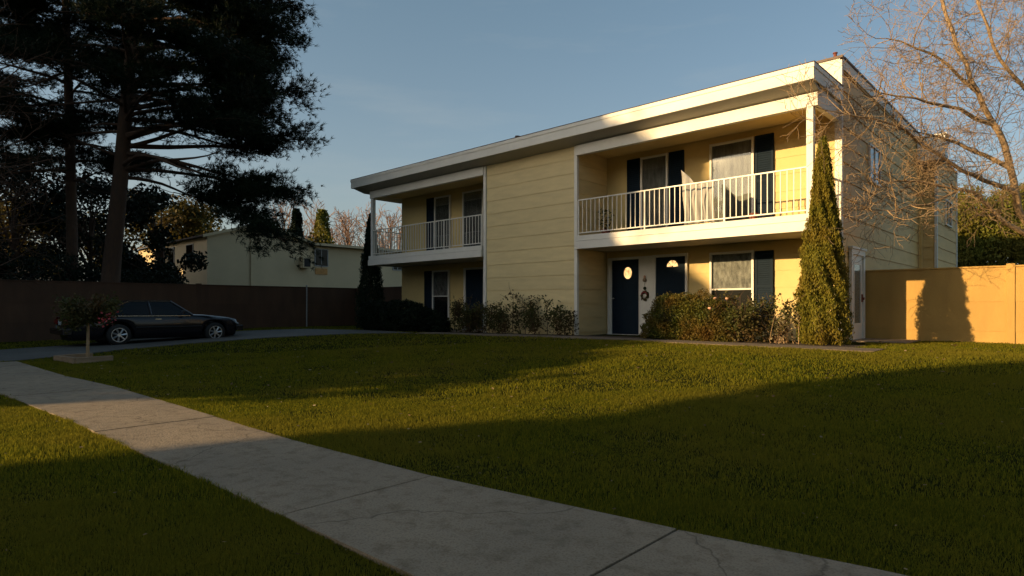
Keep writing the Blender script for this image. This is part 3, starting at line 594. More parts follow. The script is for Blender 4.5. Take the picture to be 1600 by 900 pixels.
# ------------------------------------------------------------------ parked car
def make_car():
    ox, oy, oz = -20.84, 3.85, .03
    car = thing('parked_car', 'dark older two door car with silver wheels parked on the driveway in deep shade', 'car', (ox, oy, oz))
    def P(s, t, z): return (ox + t, oy + s, oz + z)
    L = 4.62; WR, WF, RA = 1.2, 3.83, .345
    def prof(s, pts): return float(np.interp(s, [p[0] for p in pts], [p[1] for p in pts]))
    deck = [(0, .80), (.06, .86), (.75, .89), (1.5, .88), (3.0, .86), (3.6, .83), (4.3, .75), (4.55, .70), (4.62, .60)]
    belt = [(0, .72), (.1, .78), (1.5, .80), (3.1, .79), (4.3, .68), (4.62, .56)]
    half = [(0, .70), (.1, .78), (.6, .825), (2.3, .84), (4.0, .82), (4.45, .76), (4.62, .66)]
    st = np.unique(np.concatenate([np.linspace(0, L, 70), [.02, .05, 4.6]])); b = MB(); rings = []
    for s in st:
        zb = .20 + (.16 if s < .1 or s > L - .1 else 0)
        for w in (WR, WF):
            if abs(s - w) < RA + .02: zb = max(zb, .30 + math.sqrt(max(0, (RA + .02) ** 2 - (s - w) ** 2)))
        h = prof(s, half); zt = prof(s, belt); zd = prof(s, deck); r_ = []
        zb = min(zb, zt - .06)
        for side in (1, -1):
            q = [(h * .93, zb), (h * .985, zb + (zt - zb) * .25), (h, zb + (zt - zb) * .6), (h * .995, zb + (zt - zb) * .88), (h * .96, zt), (h * .86, zd - .01), (h * .4, zd + .02)]
            if side == -1: q = q[::-1]
            r_ += [P(s, side * t, z) for t, z in q]
        # underside closing points
        i = len(b.v); b.v += r_; rings.append((i, len(r_)))
    for (a, n), (c, _) in zip(rings, rings[1:]):
        for k in range(n): b.f.append((a + k, a + (k + 1) % n, c + (k + 1) % n, c + k))
    b.f.append(tuple(range(rings[0][0], rings[0][0] + rings[0][1]))); b.f.append(tuple(range(rings[-1][0], rings[-1][0] + rings[-1][1]))[::-1])
    body = obj('body', b, M['carpaint'], car, smooth=True)
    g = MB(); B0, B1, T0, T1 = .72, 3.2, 1.48, 2.6
    g.hexa([P(B0, -.70, .86), P(B1, -.70, .84), P(B1, .70, .84), P(B0, .70, .86), P(T0, -.55, 1.255), P(T1, -.55, 1.26), P(T1, .55, 1.26), P(T0, .55, 1.255)])
    obj('window_glass', g, M['darkglass'], car)
    g = MB(); g.hexa([P(B0 + .3, -.6, .8), P(B1 - .3, -.6, .8), P(B1 - .3, .6, .8), P(B0 + .3, .6, .8), P(T0 + .1, -.4, 1.1), P(T1 - .1, -.4, 1.1), P(T1 - .1, .4, 1.1), P(T0 + .1, .4, 1.1)]); obj('cabin', g, M['dark'], car)
    r = MB(); r.hexa([P(T0 - .03, -.56, 1.25), P(T1 + .03, -.56, 1.255), P(T1 + .03, .56, 1.255), P(T0 - .03, .56, 1.25), P(T0 + .1, -.5, 1.285), P(T1 - .1, -.5, 1.29), P(T1 - .1, .5, 1.29), P(T0 + .1, .5, 1.285)]); obj('roof', r, M['carpaint'], car, .01)
    for s_ in (1, -1):
        p = MB()
        for (a, c, w) in ((P(B0, s_ * .705, .86), P(T0, s_ * .555, 1.26), .035), (P(B1, s_ * .705, .84), P(T1, s_ * .555, 1.26), .028), (P(2.05, s_ * .708, .85), P(2.0, s_ * .556, 1.26), .03), (P(T0, s_ * .555, 1.262), P(T1, s_ * .555, 1.265), .024)): p.tube([a, c], w, 6)
        obj('pillar', p, M['carpaint'], car)
        t = MB(); t.tube([P(.75, s_ * .79, .835), P(3.1, s_ * .80, .822)], .013, 6); obj('chrome_strip', t, M['chrome'], car)
        t = MB(); t.tube([P(1.62, s_ * .845, .50), P(3.42, s_ * .845, .50)], .02, 6); obj('side_molding', t, M['rubber'], car)
        m_ = MB(); m_.hexa([P(2.82, s_ * .80, .88), P(2.92, s_ * .80, .88), P(2.92, s_ * .94, .88), P(2.84, s_ * .95, .88), P(2.82, s_ * .80, .98), P(2.90, s_ * .80, .98), P(2.90, s_ * .94, .97), P(2.84, s_ * .95, .97)]); obj('mirror', m_, M['carpaint'], car, .01)
        h = MB(); h.box(ox + s_ * .835 - .012, ox + s_ * .835 + .012, oy + 2.12, oy + 2.28, oz + .72, oz + .745); obj('door_handle', h, M['chrome'], car)
        for w in (WR, WF):
            c = (ox + s_ * .74, oy + w, oz + .295); ty = MB(); n = 32; pr = [(.20, -.1), (.29, -.1), (.305, -.07), (.305, .07), (.29, .1), (.20, .1)]
            for rad, e in pr:
                for k in range(n): a = 2 * PI * k / n; ty.v.append((c[0] + s_ * e, c[1] + rad * math.cos(a), c[2] + rad * math.sin(a)))
            for j in range(len(pr) - 1):
                for k in range(n): ty.f.append((j * n + k, j * n + (k + 1) % n, (j + 1) * n + (k + 1) % n, (j + 1) * n + k))
            wh = thing('wheel', None, None); wh.location = (0, 0, 0); wh.parent = car
            obj('tyre', ty, M['rubber'], wh, smooth=True)
            ri = MB(); xo = c[0] + s_ * .085
            ri.tube([(xo, c[1] + .195 * math.cos(a), c[2] + .195 * math.sin(a)) for a in np.linspace(0, 2 * PI, 33)], .017, 6); ri.disc((xo, c[1], c[2]), 'x', .05, .04, 14)
            for k in range(7):
                a = 2 * PI * k / 7; a2 = a + .22
                ri.tube([(xo, c[1] + .04 * math.cos(a), c[2] + .04 * math.sin(a)), (xo - s_ * .01, c[1] + .19 * math.cos(a2 - .1), c[2] + .19 * math.sin(a2 - .1))], [.022, .03], 5)
            obj('rim', ri, M['alloy'], wh)
            hb = MB(); hb.disc((c[0] - s_ * .02, c[1], c[2]), 'x', .2, .02, 20); obj('brake_disc', hb, M['dark'], wh)
    for e, nm in ((-1, 'tail_light'), (1, 'headlight')):
        for s_ in (1, -1):
            q = MB()
            if e < 0: q.box(ox + s_ * .58 - .14, ox + s_ * .58 + .14, oy - .03, oy + .03, oz + .60, oz + .74)
            else: q.box(ox + s_ * .48 - .15, ox + s_ * .48 + .15, oy + L - .06, oy + L + .02, oz + .47, oz + .57)
            obj(nm, q, M['redlamp'] if e < 0 else M['whitelamp'], car, .01)
    for y0, y1 in ((-.12, .1), (L - .12, L + .1)):
        q = MB(); q.box(ox - .78, ox + .78, oy + y0, oy + y1, oz + .33, oz + .50); q.box(ox - .77, ox + .77, oy + y0 - .01, oy + y1 + .01, oz + .43, oz + .455); obj('bumper', q, M['carpaint'], car, .03)
    q = MB(); q.box(ox - .16, ox + .16, oy - .035, oy - .02, oz + .59, oz + .71); obj('license_plate', q, M['plate'], car)
    q = MB(); q.box(ox - .62, ox + .62, oy + .12, oy + L - .15, oz + .16, oz + .3); obj('underbody', q, M['rubber'], car)
make_car()

# ------------------------------------------------------------------ vegetation helpers
def twigs(mb, p, d, L, r, depth, spread=.75, up=.12, kids=(4, 6), n=5, seg=4, wander=.16, minr=.004, droop=0.):
    p = np.array(p, float); d = np.array(d, float); d /= np.linalg.norm(d); pts = [p.copy()]; rad = [r]
    for i in range(seg):
        d = d + rng.normal(0, wander, 3) + np.array([0, 0, up * (1 - droop * i / seg * 2)]); d /= np.linalg.norm(d)
        p = p + d * L / seg; pts.append(p.copy()); rad.append(max(minr, r * (1 - .72 * (i + 1) / seg)))
    mb.tube([tuple(q) for q in pts], rad, n if r > .012 else 3, cap=False)
    if depth <= 0: return pts
    k = rng.integers(kids[0], kids[1] + 1)
    for j in range(k):
        t = (j + rng.uniform(.2, .9)) / k * .85 + .15; f = t * seg; i = min(int(f), seg - 1); q = pts[i] + (pts[i + 1] - pts[i]) * (f - i)
        dd = pts[i + 1] - pts[i]; dd /= np.linalg.norm(dd); s = rng.normal(size=3); s -= dd * s.dot(dd); s /= np.linalg.norm(s)
        nd = dd * (1 - spread * .5) + s * spread
        twigs(mb, q, nd, L * rng.uniform(.38, .62) * (1.15 - .4 * t), max(minr, r * .5 * (1 - .4 * t)), depth - 1, spread, up, kids, n, max(3, seg - 1), wander, minr, droop)
    return pts
def blob_points(blobs, n, shell=.55):
    """points in the outer part of lumpy ellipsoids (cx,cy,cz,rx,ry,rz)"""
    B = np.array(blobs, float); a = (B[:, 3] * B[:, 4] + B[:, 4] * B[:, 5] + B[:, 3] * B[:, 5]); k = rng.choice(len(B), n, p=a / a.sum())
    d = rng.normal(size=(n, 3)); d /= np.linalg.norm(d, axis=1)[:, None]
    ph = 1 + .10 * np.sin(d[:, 0] * 7 + k * 1.7) * np.sin(d[:, 1] * 8 + k) + .08 * np.sin(d[:, 2] * 11 + k * 2.1) + rng.normal(0, .035, n)
    r = (1 - rng.uniform(0, 1, n) ** 2 * shell) * ph
    return B[k, :3] + d * r[:, None] * B[k, 3:6]
def bush(name, label, cat, blobs, n, size, m, group=None, stems=4, shell=.55):
    B = np.array(blobs); cx, cy = B[:, 0].mean(), B[:, 1].mean(); z0 = G(cx, cy)
    t = thing(name, label, cat, (cx, cy, z0), group); C_ = blob_points(blobs, n, shell); C_ = C_[C_[:, 2] > z0 + .01]
    V, F = leaf_quads(C_, rng.uniform(size * .6, size * 1.3, len(C_)), up_bias=(0, 0, .3)); raw('foliage', V, F, 4, m, t)
    mb = MB()
    for b in blobs:
        for k in range(stems): mb.tube([(b[0] + rng.normal(0, .05), b[1] + rng.normal(0, .05), z0 - .05), (b[0] + rng.normal(0, b[3] * .4), b[1] + rng.normal(0, b[4] * .4), b[2] + b[5] * .3)], [.018, .008], 5, cap=False)
    obj('stem', mb, M['bark'], t); return t

# clipped shrub, rose bushes and pale plant in front of the right bay
bush('clipped_shrub', 'big rounded clipped shrub in front of the navy door and low window', 'shrub',
     [(-6.85, 12.85, .80, .74, .52, .66), (-6.25, 12.85, .80, .66, .5, .63), (-7.35, 12.75, .55, .35, .35, .33), (-5.85, 12.8, .62, .5, .45, .5)], 60000, .040, M['boxleaf'], shell=.3)
def rose_bush(x0, x1, n_st, h, label, seed, m='roseleaf', flowers=0, y=12.75, dens=1., leaf=.062):
    t = thing('rose_bush', label, 'shrub', ((x0 + x1) / 2, y, G((x0 + x1) / 2, y)), 'leggy rose bushes along the front bed')
    mb = MB(); C_ = []; fl = []; nf = 0
    for i in range(n_st):
        x = x0 + (x1 - x0) * (i + rng.uniform(.1, .9)) / n_st; yy = y + rng.normal(0, .14); z0 = G(x, yy); H = h * rng.uniform(.6, 1.08)
        pts = twigs(mb, (x, yy, z0), (rng.normal(0, .22), rng.normal(0, .16), 1), H, .012, 1, .8, .05, (3, 5), 5, 6, .13, .004)
        P_ = np.array(pts)
        for q in range(int(95 * dens)):
            f = rng.uniform(.12, 1) ** .8 * (len(P_) - 1); j = min(int(f), len(P_) - 2); c = P_[j] + (P_[j + 1] - P_[j]) * (f - j)
            kk = rng.integers(2, 5)
            c2 = c + rng.normal(0, .10 * (1.25 - .5 * f / len(P_)), 3)
            for _ in range(kk): C_.append(c2 + rng.normal(0, .03, 3))
        if nf < flowers: fl.append(MB().lathe(tuple(P_[-1]), [(0, -.02), (.03, -.01), (.045, .01), (.035, .035), (.01, .03)], 10)); nf += 1
    C_ = np.array(C_); V, F = leaf_quads(C_, rng.uniform(leaf * .6, leaf * 1.3, len(C_)), aspect=.7); raw('foliage', V, F, 4, M[m], t); obj('stem', mb, M['bark'], t)
    for q in fl: obj('flower', q, M['peach'], t)
    return t
rose_bush(-5.95, -4.55, 14, .95, 'rose bush with peach blooms between the clipped shrub and the tall cypress', 1, flowers=4, dens=1.3)
rose_bush(-14.35, -13.1, 11, 1.0, 'dense rose bush below the left navy door at the left end of the row', 2, dens=1.3)
rose_bush(-12.95, -11.6, 8, 1.15, 'leggy rose bush on the left half of the projecting yellow panel', 3, dens=.9)
rose_bush(-11.5, -10.5, 6, 1.05, 'leggy rose bush on the right half of the projecting yellow panel', 4, dens=.9)
rose_bush(-10.5, -9.75, 5, .9, 'sparse rose bush at the right corner of the projecting yellow panel', 5, dens=.9)
# pale dry plant
t = thing('dry_plant', 'pale dry plant glowing in the sun between the rose bush and the tall cypress', 'plant', (-4.5, 12.85, G(-4.5, 12.85)))
mb = MB(); C_ = []
for i in range(30):
    pts = np.array(twigs(mb, (-4.5 + rng.normal(0, .16), 12.9 + rng.normal(0, .08), .36), (rng.normal(0, .3), rng.normal(0, .2), 1), rng.uniform(.45, .85), .008, 0, .7, .05, (2, 3), 4, 4, .12, .003))
    for c in pts[1:]:
        for _ in range(3): C_.append(c + rng.normal(0, .05, 3))
C_ = np.array(C_); V, F = leaf_quads(C_, rng.uniform(.03, .06, len(C_))); raw('foliage', V, F, 4, M['paleleaf'], t); obj('stem', mb, M['palebark'], t)
# cypresses
def cypress(x, y, H, R0, label, m, n, leaf):
    z0 = G(x, y); t = thing('cypress_tree', label, 'tree', (x, y, z0)); h = rng.uniform(0, 1, n) ** .85
    prof = np.interp(h, [0, .06, .25, .55, .8, .93, 1], [.86, 1.0, .95, .62, .34, .18, .05]) * R0
    th = rng.uniform(0, 2 * PI, n); lump = 1 + .14 * np.sin(th * 5 + h * 9) * np.sin(h * 30 + th * 2) + .12 * np.sin(th * 9 + h * 22) + .05 * np.sin(h * 90 + th * 3)
    r = prof * lump * (1 - rng.uniform(0, 1, n) ** 2.2 * .4) + rng.normal(0, .018, n)
    C_ = np.stack([x + r * np.cos(th), y + r * np.sin(th), z0 + .03 + h * H], -1)
    V, F = leaf_quads(C_, rng.uniform(leaf * .6, leaf * 1.4, n), up_bias=(0, 0, 2.2), aspect=.32); raw('crown', V, F, 4, m, t)
    mb = MB(); mb.tube([(x, y, z0 - .05), (x, y, z0 + H * .9)], [.07, .015], 8); obj('trunk', mb, M['bark'], t)
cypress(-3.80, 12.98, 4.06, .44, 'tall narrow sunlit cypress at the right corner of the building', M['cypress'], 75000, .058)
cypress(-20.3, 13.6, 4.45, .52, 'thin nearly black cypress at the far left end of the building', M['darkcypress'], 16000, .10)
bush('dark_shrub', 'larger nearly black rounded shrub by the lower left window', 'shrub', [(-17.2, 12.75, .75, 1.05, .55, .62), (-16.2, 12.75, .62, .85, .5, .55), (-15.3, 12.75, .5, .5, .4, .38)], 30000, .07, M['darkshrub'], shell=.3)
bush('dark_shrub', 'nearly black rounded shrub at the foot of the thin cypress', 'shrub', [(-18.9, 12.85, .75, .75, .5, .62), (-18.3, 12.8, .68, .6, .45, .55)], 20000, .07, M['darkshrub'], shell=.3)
# small standard rose in its timber edging beside the driveway
tx, ty = -15.15, 3.25
t = thing('small_tree', 'small lollipop shaped rose tree with red blooms beside the driveway', 'tree', (tx, ty, 0))
mb = MB(); mb.tube([(tx, ty, -.05), (tx + .02, ty, .35), (tx - .01, ty + .01, .7), (tx + .02, ty, .95)], [.038, .03, .026, .03], 8); cr = []
for k in range(16):
    a = rng.uniform(0, 2 * PI); cr.append(twigs(mb, (tx, ty, .85 + .02 * (k % 5)), (math.cos(a) * .9, math.sin(a) * .9, rng.uniform(-.1, 1)), rng.uniform(.3, .6), .012, 1, .8, .02, (2, 4), 4, 4, .2))
obj('trunk', mb, M['palebark'], t)
P_ = np.concatenate([np.array(c)[1:] for c in cr]); C_ = P_[rng.integers(0, len(P_), 6000)] + rng.normal(0, .075, (6000, 3)); V, F = leaf_quads(C_, rng.uniform(.035, .075, 6000), aspect=.7); raw('crown', V, F, 4, M['roseleaf'], t)
C_ = np.array([tx + .45, ty + .25, .88]) + rng.normal(0, .09, (34, 3)); V, F = leaf_quads(C_, .055, aspect=.9); raw('blossom', V, F, 4, M['petal'], t)
t = thing('planter_edging', 'low weathered timber edging around the small rose tree', 'edging', (tx, ty - .1, 0))
for (a, b_) in (((-15.75, 2.82), (-14.7, 2.95)), ((-15.75, 2.82), (-15.95, 3.5)), ((-14.7, 2.95), (-14.75, 3.6))):
    mb = MB(); L = math.dist(a, b_); d_ = ((b_[0] - a[0]) / L, (b_[1] - a[1]) / L); nn = (-d_[1] * .045, d_[0] * .045)
    mb.hexa([(a[0] - nn[0], a[1] - nn[1], -.04), (b_[0] - nn[0], b_[1] - nn[1], -.04), (b_[0] + nn[0], b_[1] + nn[1], -.04), (a[0] + nn[0], a[1] + nn[1], -.04),
             (a[0] - nn[0], a[1] - nn[1], .12), (b_[0] - nn[0], b_[1] - nn[1], .12), (b_[0] + nn[0], b_[1] + nn[1], .12), (a[0] + nn[0], a[1] + nn[1], .12)]); obj('board', mb, M['wood'], t, .008)

# ------------------------------------------------------------------ pines behind the left wall
def at(u, v, z):
    """a point z metres away in the viewing direction"""
    l = (u - 800) / 958 * z; return np.array([ff[0] * z + rr[0] * l, ff[1] * z + rr[1] * l, CH + (478 - v) / 958 * z])
def needles(C_, D, k, L, w):
    """k thin needles around each tuft centre, fanning along D"""
    n = len(C_) * k; C2 = np.repeat(C_, k, 0) + rng.normal(0, .02, (n, 3)); d = np.repeat(D, k, 0) * .9 + rng.normal(0, .55, (n, 3)) + [0, 0, .25]
    d /= np.linalg.norm(d, axis=1)[:, None]; e = rng.normal(size=(n, 3)); e -= d * (e * d).sum(1)[:, None]; e /= np.linalg.norm(e, axis=1)[:, None]
    ll = rng.uniform(.7, 1.2, n)[:, None] * L
    V = np.stack([C2 - e * w / 2, C2 + e * w / 2, C2 + d * ll], 1).reshape(-1, 3); return V, np.arange(n * 3)
LOW = [(428, 368, 21.0), (448, 335, 21.5), (400, 340, 22.2), (430, 305, 22.0), (360, 312, 22.0)]
def pine(label, trunk, r0, prof, levels, zmin, zmax, side, tuft_k=9, dens=1., heavy=False):
    base = trunk[0]; t = thing('pine_tree', label, 'tree', (base[0], base[1], 0.1), 'tall pines behind the shaded brown wall')
    mb = MB(); n = len(trunk); mb.tube([tuple(p) for p in trunk], [r0 * (1 - .75 * i / (n - 1)) for i in range(n)], 12); lim = MB()
    Z = np.array([p[2] for p in trunk]); C_ = []; D_ = []
    for i in range(levels):
        h = zmin + (zmax - zmin) * (i + rng.uniform(0, .8)) / levels; a = (i * 2.4 + rng.uniform(-.5, .5)) if i % 2 or not heavy else side[0] + rng.normal(0, .6)
        if heavy and h < 6.6 and math.cos(a - side[0]) < .55: continue
        p = np.array([np.interp(h, Z, [q[j] for q in trunk]) for j in range(3)])
        wgt = .5 + .5 * math.cos(a - side[0]); L = prof(h, wgt) * rng.uniform(.75, 1.08)
        d = np.array([math.cos(a), math.sin(a), rng.uniform(.05, .35)]); seg = 8; pts = [p]; rad = [.02 + .014 * L]
        q = p.copy()
        dr = -.10 if heavy and h < 6.6 else -.05
        for s in range(seg):
            d = d + rng.normal(0, .06, 3) + [0, 0, (dr if s < 5 else .05)]; d /= np.linalg.norm(d); q = q + d * L / seg; pts.append(q.copy()); rad.append(max(.01, rad[0] * (1 - .8 * (s + 1) / seg)))
        lim.tube([tuple(x) for x in pts], rad, 6, cap=False)
        if heavy and i < len(LOW):
            tgt = at(*LOW[i]); h = 6.3 - .35 * i; p = np.array([np.interp(h, Z, [q[j] for q in trunk]) for j in range(3)]); L = np.linalg.norm(tgt - p); mid_ = (p + tgt) / 2 + [0, 0, .7]
            pts = [(1 - f) ** 2 * p + 2 * f * (1 - f) * mid_ + f * f * tgt for f in np.linspace(0, 1, seg + 1)]; rad = list(np.linspace(.09, .012, seg + 1)); h = 4.9
        # side shoots on the outer part, flat sprays
        for s in range(2, seg + 1):
            for _ in range(3 if s > 4 else 1):
                o = pts[s] if s < seg else pts[-1]; dd = pts[s] - pts[s - 1]; dd /= np.linalg.norm(dd); sd_ = np.cross(dd, [0, 0, 1]) * rng.choice([-1, 1]) * rng.uniform(.4, 1) + dd * rng.uniform(.3, .9) + [0, 0, rng.normal(.05, .22)]
                sd_ /= np.linalg.norm(sd_); l = (.32 + .9 * (1 - abs(s / seg - .7))) * L * .16 + .35; e = o + sd_ * l; m_ = o + sd_ * l * .5 + rng.normal(0, .05, 3)
                lim.tube([tuple(o), tuple(m_), tuple(e)], [.018, .012, .006], 4, cap=False)
                if s < 3 and rng.uniform() < .5: continue
                if s < 6 and 5 < h < 11 and rng.uniform() < .62: continue
                if heavy and s < 5 and h < 6.6 and rng.uniform() < .6: continue
                nt = int((9 + 16 * l) * dens * (.45 if s < 5 else 1))
                tt = rng.uniform(.25, 1.08, nt)[:, None]; c = o + (e - o) * tt + rng.normal(0, .12 + .1 * l, (nt, 3)) * [1, 1, .55]; C_.append(c); D_.append(np.tile(sd_, (nt, 1)))
    C_ = np.concatenate(C_); D_ = np.concatenate(D_); V, F = needles(C_, D_, tuft_k, .21, .024); raw('crown', V, F, 3, M['needle'], t)
    obj('trunk', mb, M['bark'], t, smooth=True); obj('branches', lim, M['bark'], t, smooth=True)
    return t
Z1 = 22.6
tr1 = [at(168, 500, Z1), at(176, 400, Z1), at(190, 260, Z1), at(200, 130, Z1), at(212, 20, Z1), at(222, -90, Z1), at(226, -200, Z1)]
tr1 = [np.array([p[0], p[1], max(p[2], .05)]) for p in tr1]
rside = math.atan2(rr[1], rr[0])
def prof1(h, w):
    right = np.interp(h, [2.5, 4.3, 6, 8, 10.5, 13, 16.5], [4.8, 5.1, 5.6, 5.6, 5.2, 5.1, 2.2]); left = np.interp(h, [2.5, 5, 8, 11, 13, 16.5], [1.6, 2.4, 3.0, 4.2, 4.4, 1.5]); return left + (right - left) * w ** .8
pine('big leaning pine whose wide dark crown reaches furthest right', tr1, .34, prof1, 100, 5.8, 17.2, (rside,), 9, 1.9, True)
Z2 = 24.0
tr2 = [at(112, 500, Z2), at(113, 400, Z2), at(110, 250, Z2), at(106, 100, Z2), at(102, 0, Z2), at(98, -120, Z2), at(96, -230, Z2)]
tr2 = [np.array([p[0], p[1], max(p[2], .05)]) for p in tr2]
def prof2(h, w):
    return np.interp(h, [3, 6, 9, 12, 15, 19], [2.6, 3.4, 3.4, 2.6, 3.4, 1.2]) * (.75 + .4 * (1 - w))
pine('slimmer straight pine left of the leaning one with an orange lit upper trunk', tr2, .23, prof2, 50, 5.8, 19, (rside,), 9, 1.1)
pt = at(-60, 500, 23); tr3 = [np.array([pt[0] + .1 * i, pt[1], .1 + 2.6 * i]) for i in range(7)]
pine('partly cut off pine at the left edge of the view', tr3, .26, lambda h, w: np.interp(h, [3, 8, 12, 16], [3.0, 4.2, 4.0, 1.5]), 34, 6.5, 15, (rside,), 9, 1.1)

# ------------------------------------------------------------------ bare tree on the right
BT = thing('bare_tree', 'large leafless tree with sunlit orange branches reaching over the side wall', 'tree', (1.0, 18.3, .37))
limb = MB()
def path(pts): return [at(*p) for p in pts]
base = np.array([1.1, 17.6, .3]); fork = at(1655, 420, 13.4)
limbs = [
    ([base, fork, at(1592, 330, 13.2), at(1570, 228, 13.1), at(1553, 195, 13.1), at(1528, 144, 13.0), at(1510, 99, 13.0), at(1489, 50, 12.9), at(1470, -10, 12.9), at(1455, -80, 12.9)], .088, .025),
    ([at(1592, 330, 13.2), at(1588, 300, 13.1), at(1537, 282, 13.0), at(1504, 267, 12.8), at(1465, 240, 12.6), at(1426, 213, 12.4), at(1396, 195, 12.1), at(1340, 182, 11.9), at(1290, 172, 11.7)], .06, .010),
    ([at(1578, 262, 13.1), at(1540, 243, 13.2), at(1495, 223, 13.3), at(1450, 210, 13.3), at(1400, 202, 13.4)], .06, .012),
    ([fork, at(1600, 364, 13.3), at(1560, 339, 13.2), at(1546, 324, 13.2), at(1522, 300, 13.1), at(1498, 297, 13.0), at(1432, 283, 12.8), at(1402, 282, 12.6), at(1372, 297, 12.4)], .065, .010),
    ([fork, at(1650, 260, 13.2), at(1610, 150, 13.1), at(1579, 114, 13.0), at(1552, 72, 12.9), at(1530, 10, 12.8), at(1520, -60, 12.8)], .062, .018),
    ([at(1553, 195, 13.1), at(1500, 170, 12.8), at(1450, 160, 12.5), at(1400, 150, 12.3), at(1360, 140, 12.2)], .05, .01),
    ([at(1528, 144, 13.0), at(1480, 100, 12.9), at(1430, 75, 12.7), at(1385, 60, 12.6)], .045, .01),
    ([at(1650, 260, 13.2), at(1690, 150, 13.0), at(1720, 20, 12.7), at(1740, -90, 12.5)], .09, .03),
    ([at(1610, 150, 13.1), at(1630, 80, 13.6), at(1620, 0, 14.2), at(1600, -70, 14.6)], .06, .02),
    ([at(1498, 297, 13.0), at(1450, 320, 12.7), at(1400, 330, 12.5), at(1360, 330, 12.3)], .03, .008)]
for pts, r0, r1 in limbs:
    # smooth the limb and let it wobble a little
    P_ = [np.array(pts[0])]
    for a, b_ in zip(pts, pts[1:]):
        for k in (1, 2): P_.append(np.array(a) + (np.array(b_) - a) * k / 2 + (rng.normal(0, .03, 3) if k == 1 else 0))
    n = len(P_); rad = [r0 + (r1 - r0) * (i / (n - 1)) ** .8 for i in range(n)]; limb.tube([tuple(p) for p in P_], rad, 8, cap=False)
    Ls = sum(np.linalg.norm(P_[i + 1] - P_[i]) for i in range(n - 1)); kk = int(Ls * 6.2)
    for j in range(kk):
        f = (j + rng.uniform(0, 1)) / kk * .93 + .07
        if pts[0] is base and f < .38: continue
        if pts[0] is fork and f < .22: continue
        g_ = f * (n - 1); i = min(int(g_), n - 2); q = P_[i] + (P_[i + 1] - P_[i]) * (g_ - i); dd = P_[i + 1] - P_[i]; dd /= np.linalg.norm(dd)
        s = rng.normal(size=3); s -= dd * s.dot(dd); s /= np.linalg.norm(s)
        twigs(limb, q, dd * .55 + s * .8, rng.uniform(.7, 1.5), .008 + .005 * rng.uniform(), 2, .8, .04, (4, 6), 4, 5, .26, .0036)
    twigs(limb, P_[-1], P_[-1] - P_[-2], 1.0, r1, 2, .7, .08, (4, 6), 4, 5, .2, .0042)
obj('branches', limb, M['palebark'], BT, smooth=True)

# ------------------------------------------------------------------ beyond the walls
t = thing('arborvitae', 'sunlit green evergreens rising above the tan wall at the right edge', 'tree', (-1.5, 29.5, .37))
blobs = []
for i in range(39):
    u = 1495 + 190 * (i % 13) / 13 + rng.uniform(-6, 6); z_ = 28 + rng.uniform(-1.5, 2.5); v = (338, 390, 365)[i // 13] + rng.uniform(-14, 14); p = at(u, v, z_)
    if p[0] < -2.4 and p[1] < 28: continue
    blobs.append((*p, .7, .7, 1.1))
C_ = blob_points(blobs, 60000, .7); V, F = leaf_quads(C_, rng.uniform(.09, .22, len(C_)), up_bias=(0, 0, 1.3), aspect=.4); raw('crown', V, F, 4, M['greenleaf'], t)
mb = MB()
for b in blobs[::4]: mb.tube([(b[0], b[1], .2), (b[0], b[1], b[2])], [.08, .03], 6)
obj('trunk', mb, M['bark'], t)
# cream neighbour beyond the left wall
NX = -38.0; nb = thing('neighbour_building', 'cream two storey neighbour building beyond the brown wall behind the pine', 'building', (NX, 14.1, .1))
mb = MB(); ya, yb, ye = 14.1, 20.6, 31.0; zc = CH + 4.25; zp = CH + 5.15
pts = [(ya, -.1), (yb, -.1), (yb, zc), ((ya + yb) / 2, zp), (ya, zc - .08)]; i = 0
mb.v = [(NX, y, z) for y, z in pts] + [(NX - 13, y, z) for y, z in pts]; mb.f = [tuple(range(5)), tuple(range(9, 4, -1))] + [(k, (k + 1) % 5, 5 + (k + 1) % 5, 5 + k) for k in range(5)]
mb.box(NX - 13, NX - .25, yb + .002, ye, -.1, zc - .15); obj('wall', mb, M['neigh'], nb)
r = MB(); ym = (ya + yb) / 2
for (y0, z0, y1, z1) in ((ya - .3, zc - .15, ym, zp + .02), (ym, zp + .02, yb + .3, zc - .08)):
    r.hexa([(NX + .25, y0, z0), (NX + .25, y1, z1), (NX - 13.2, y1, z1), (NX - 13.2, y0, z0), (NX + .25, y0, z0 + .1), (NX + .25, y1, z1 + .1), (NX - 13.2, y1, z1 + .1), (NX - 13.2, y0, z0 + .1)])
r.hexa([(NX + .2, yb + .32, zc - .12), (NX + .2, ye + .3, zc - .12), (NX - 13, ye + .3, zc + .9), (NX - 13, yb + .32, zc + .9), (NX + .2, yb + .32, zc), (NX + .2, ye + .3, zc), (NX - 13, ye + .3, zc + 1.0), (NX - 13, yb + .32, zc + 1.0)])
obj('roof', r, M['darkroof'], nb)
f_ = MB(); f_.box(NX + .2, NX + .23, yb + .32, ye + .3, zc - .17, zc + .0)
f_.hexa([(NX + .25, ya - .32, zc - .22), (NX + .25, ym, zp - .05), (NX + .28, ym, zp - .05), (NX + .28, ya - .32, zc - .22), (NX + .25, ya - .32, zc - .05), (NX + .25, ym, zp + .12), (NX + .28, ym, zp + .12), (NX + .28, ya - .32, zc - .05)])
f_.hexa([(NX + .25, ym, zp - .05), (NX + .25, yb + .32, zc - .17), (NX + .28, yb + .32, zc - .17), (NX + .28, ym, zp - .05), (NX + .25, ym, zp + .12), (NX + .25, yb + .32, zc), (NX + .28, yb + .32, zc), (NX + .28, ym, zp + .12)])
obj('fascia', f_, M['neigh'], nb)
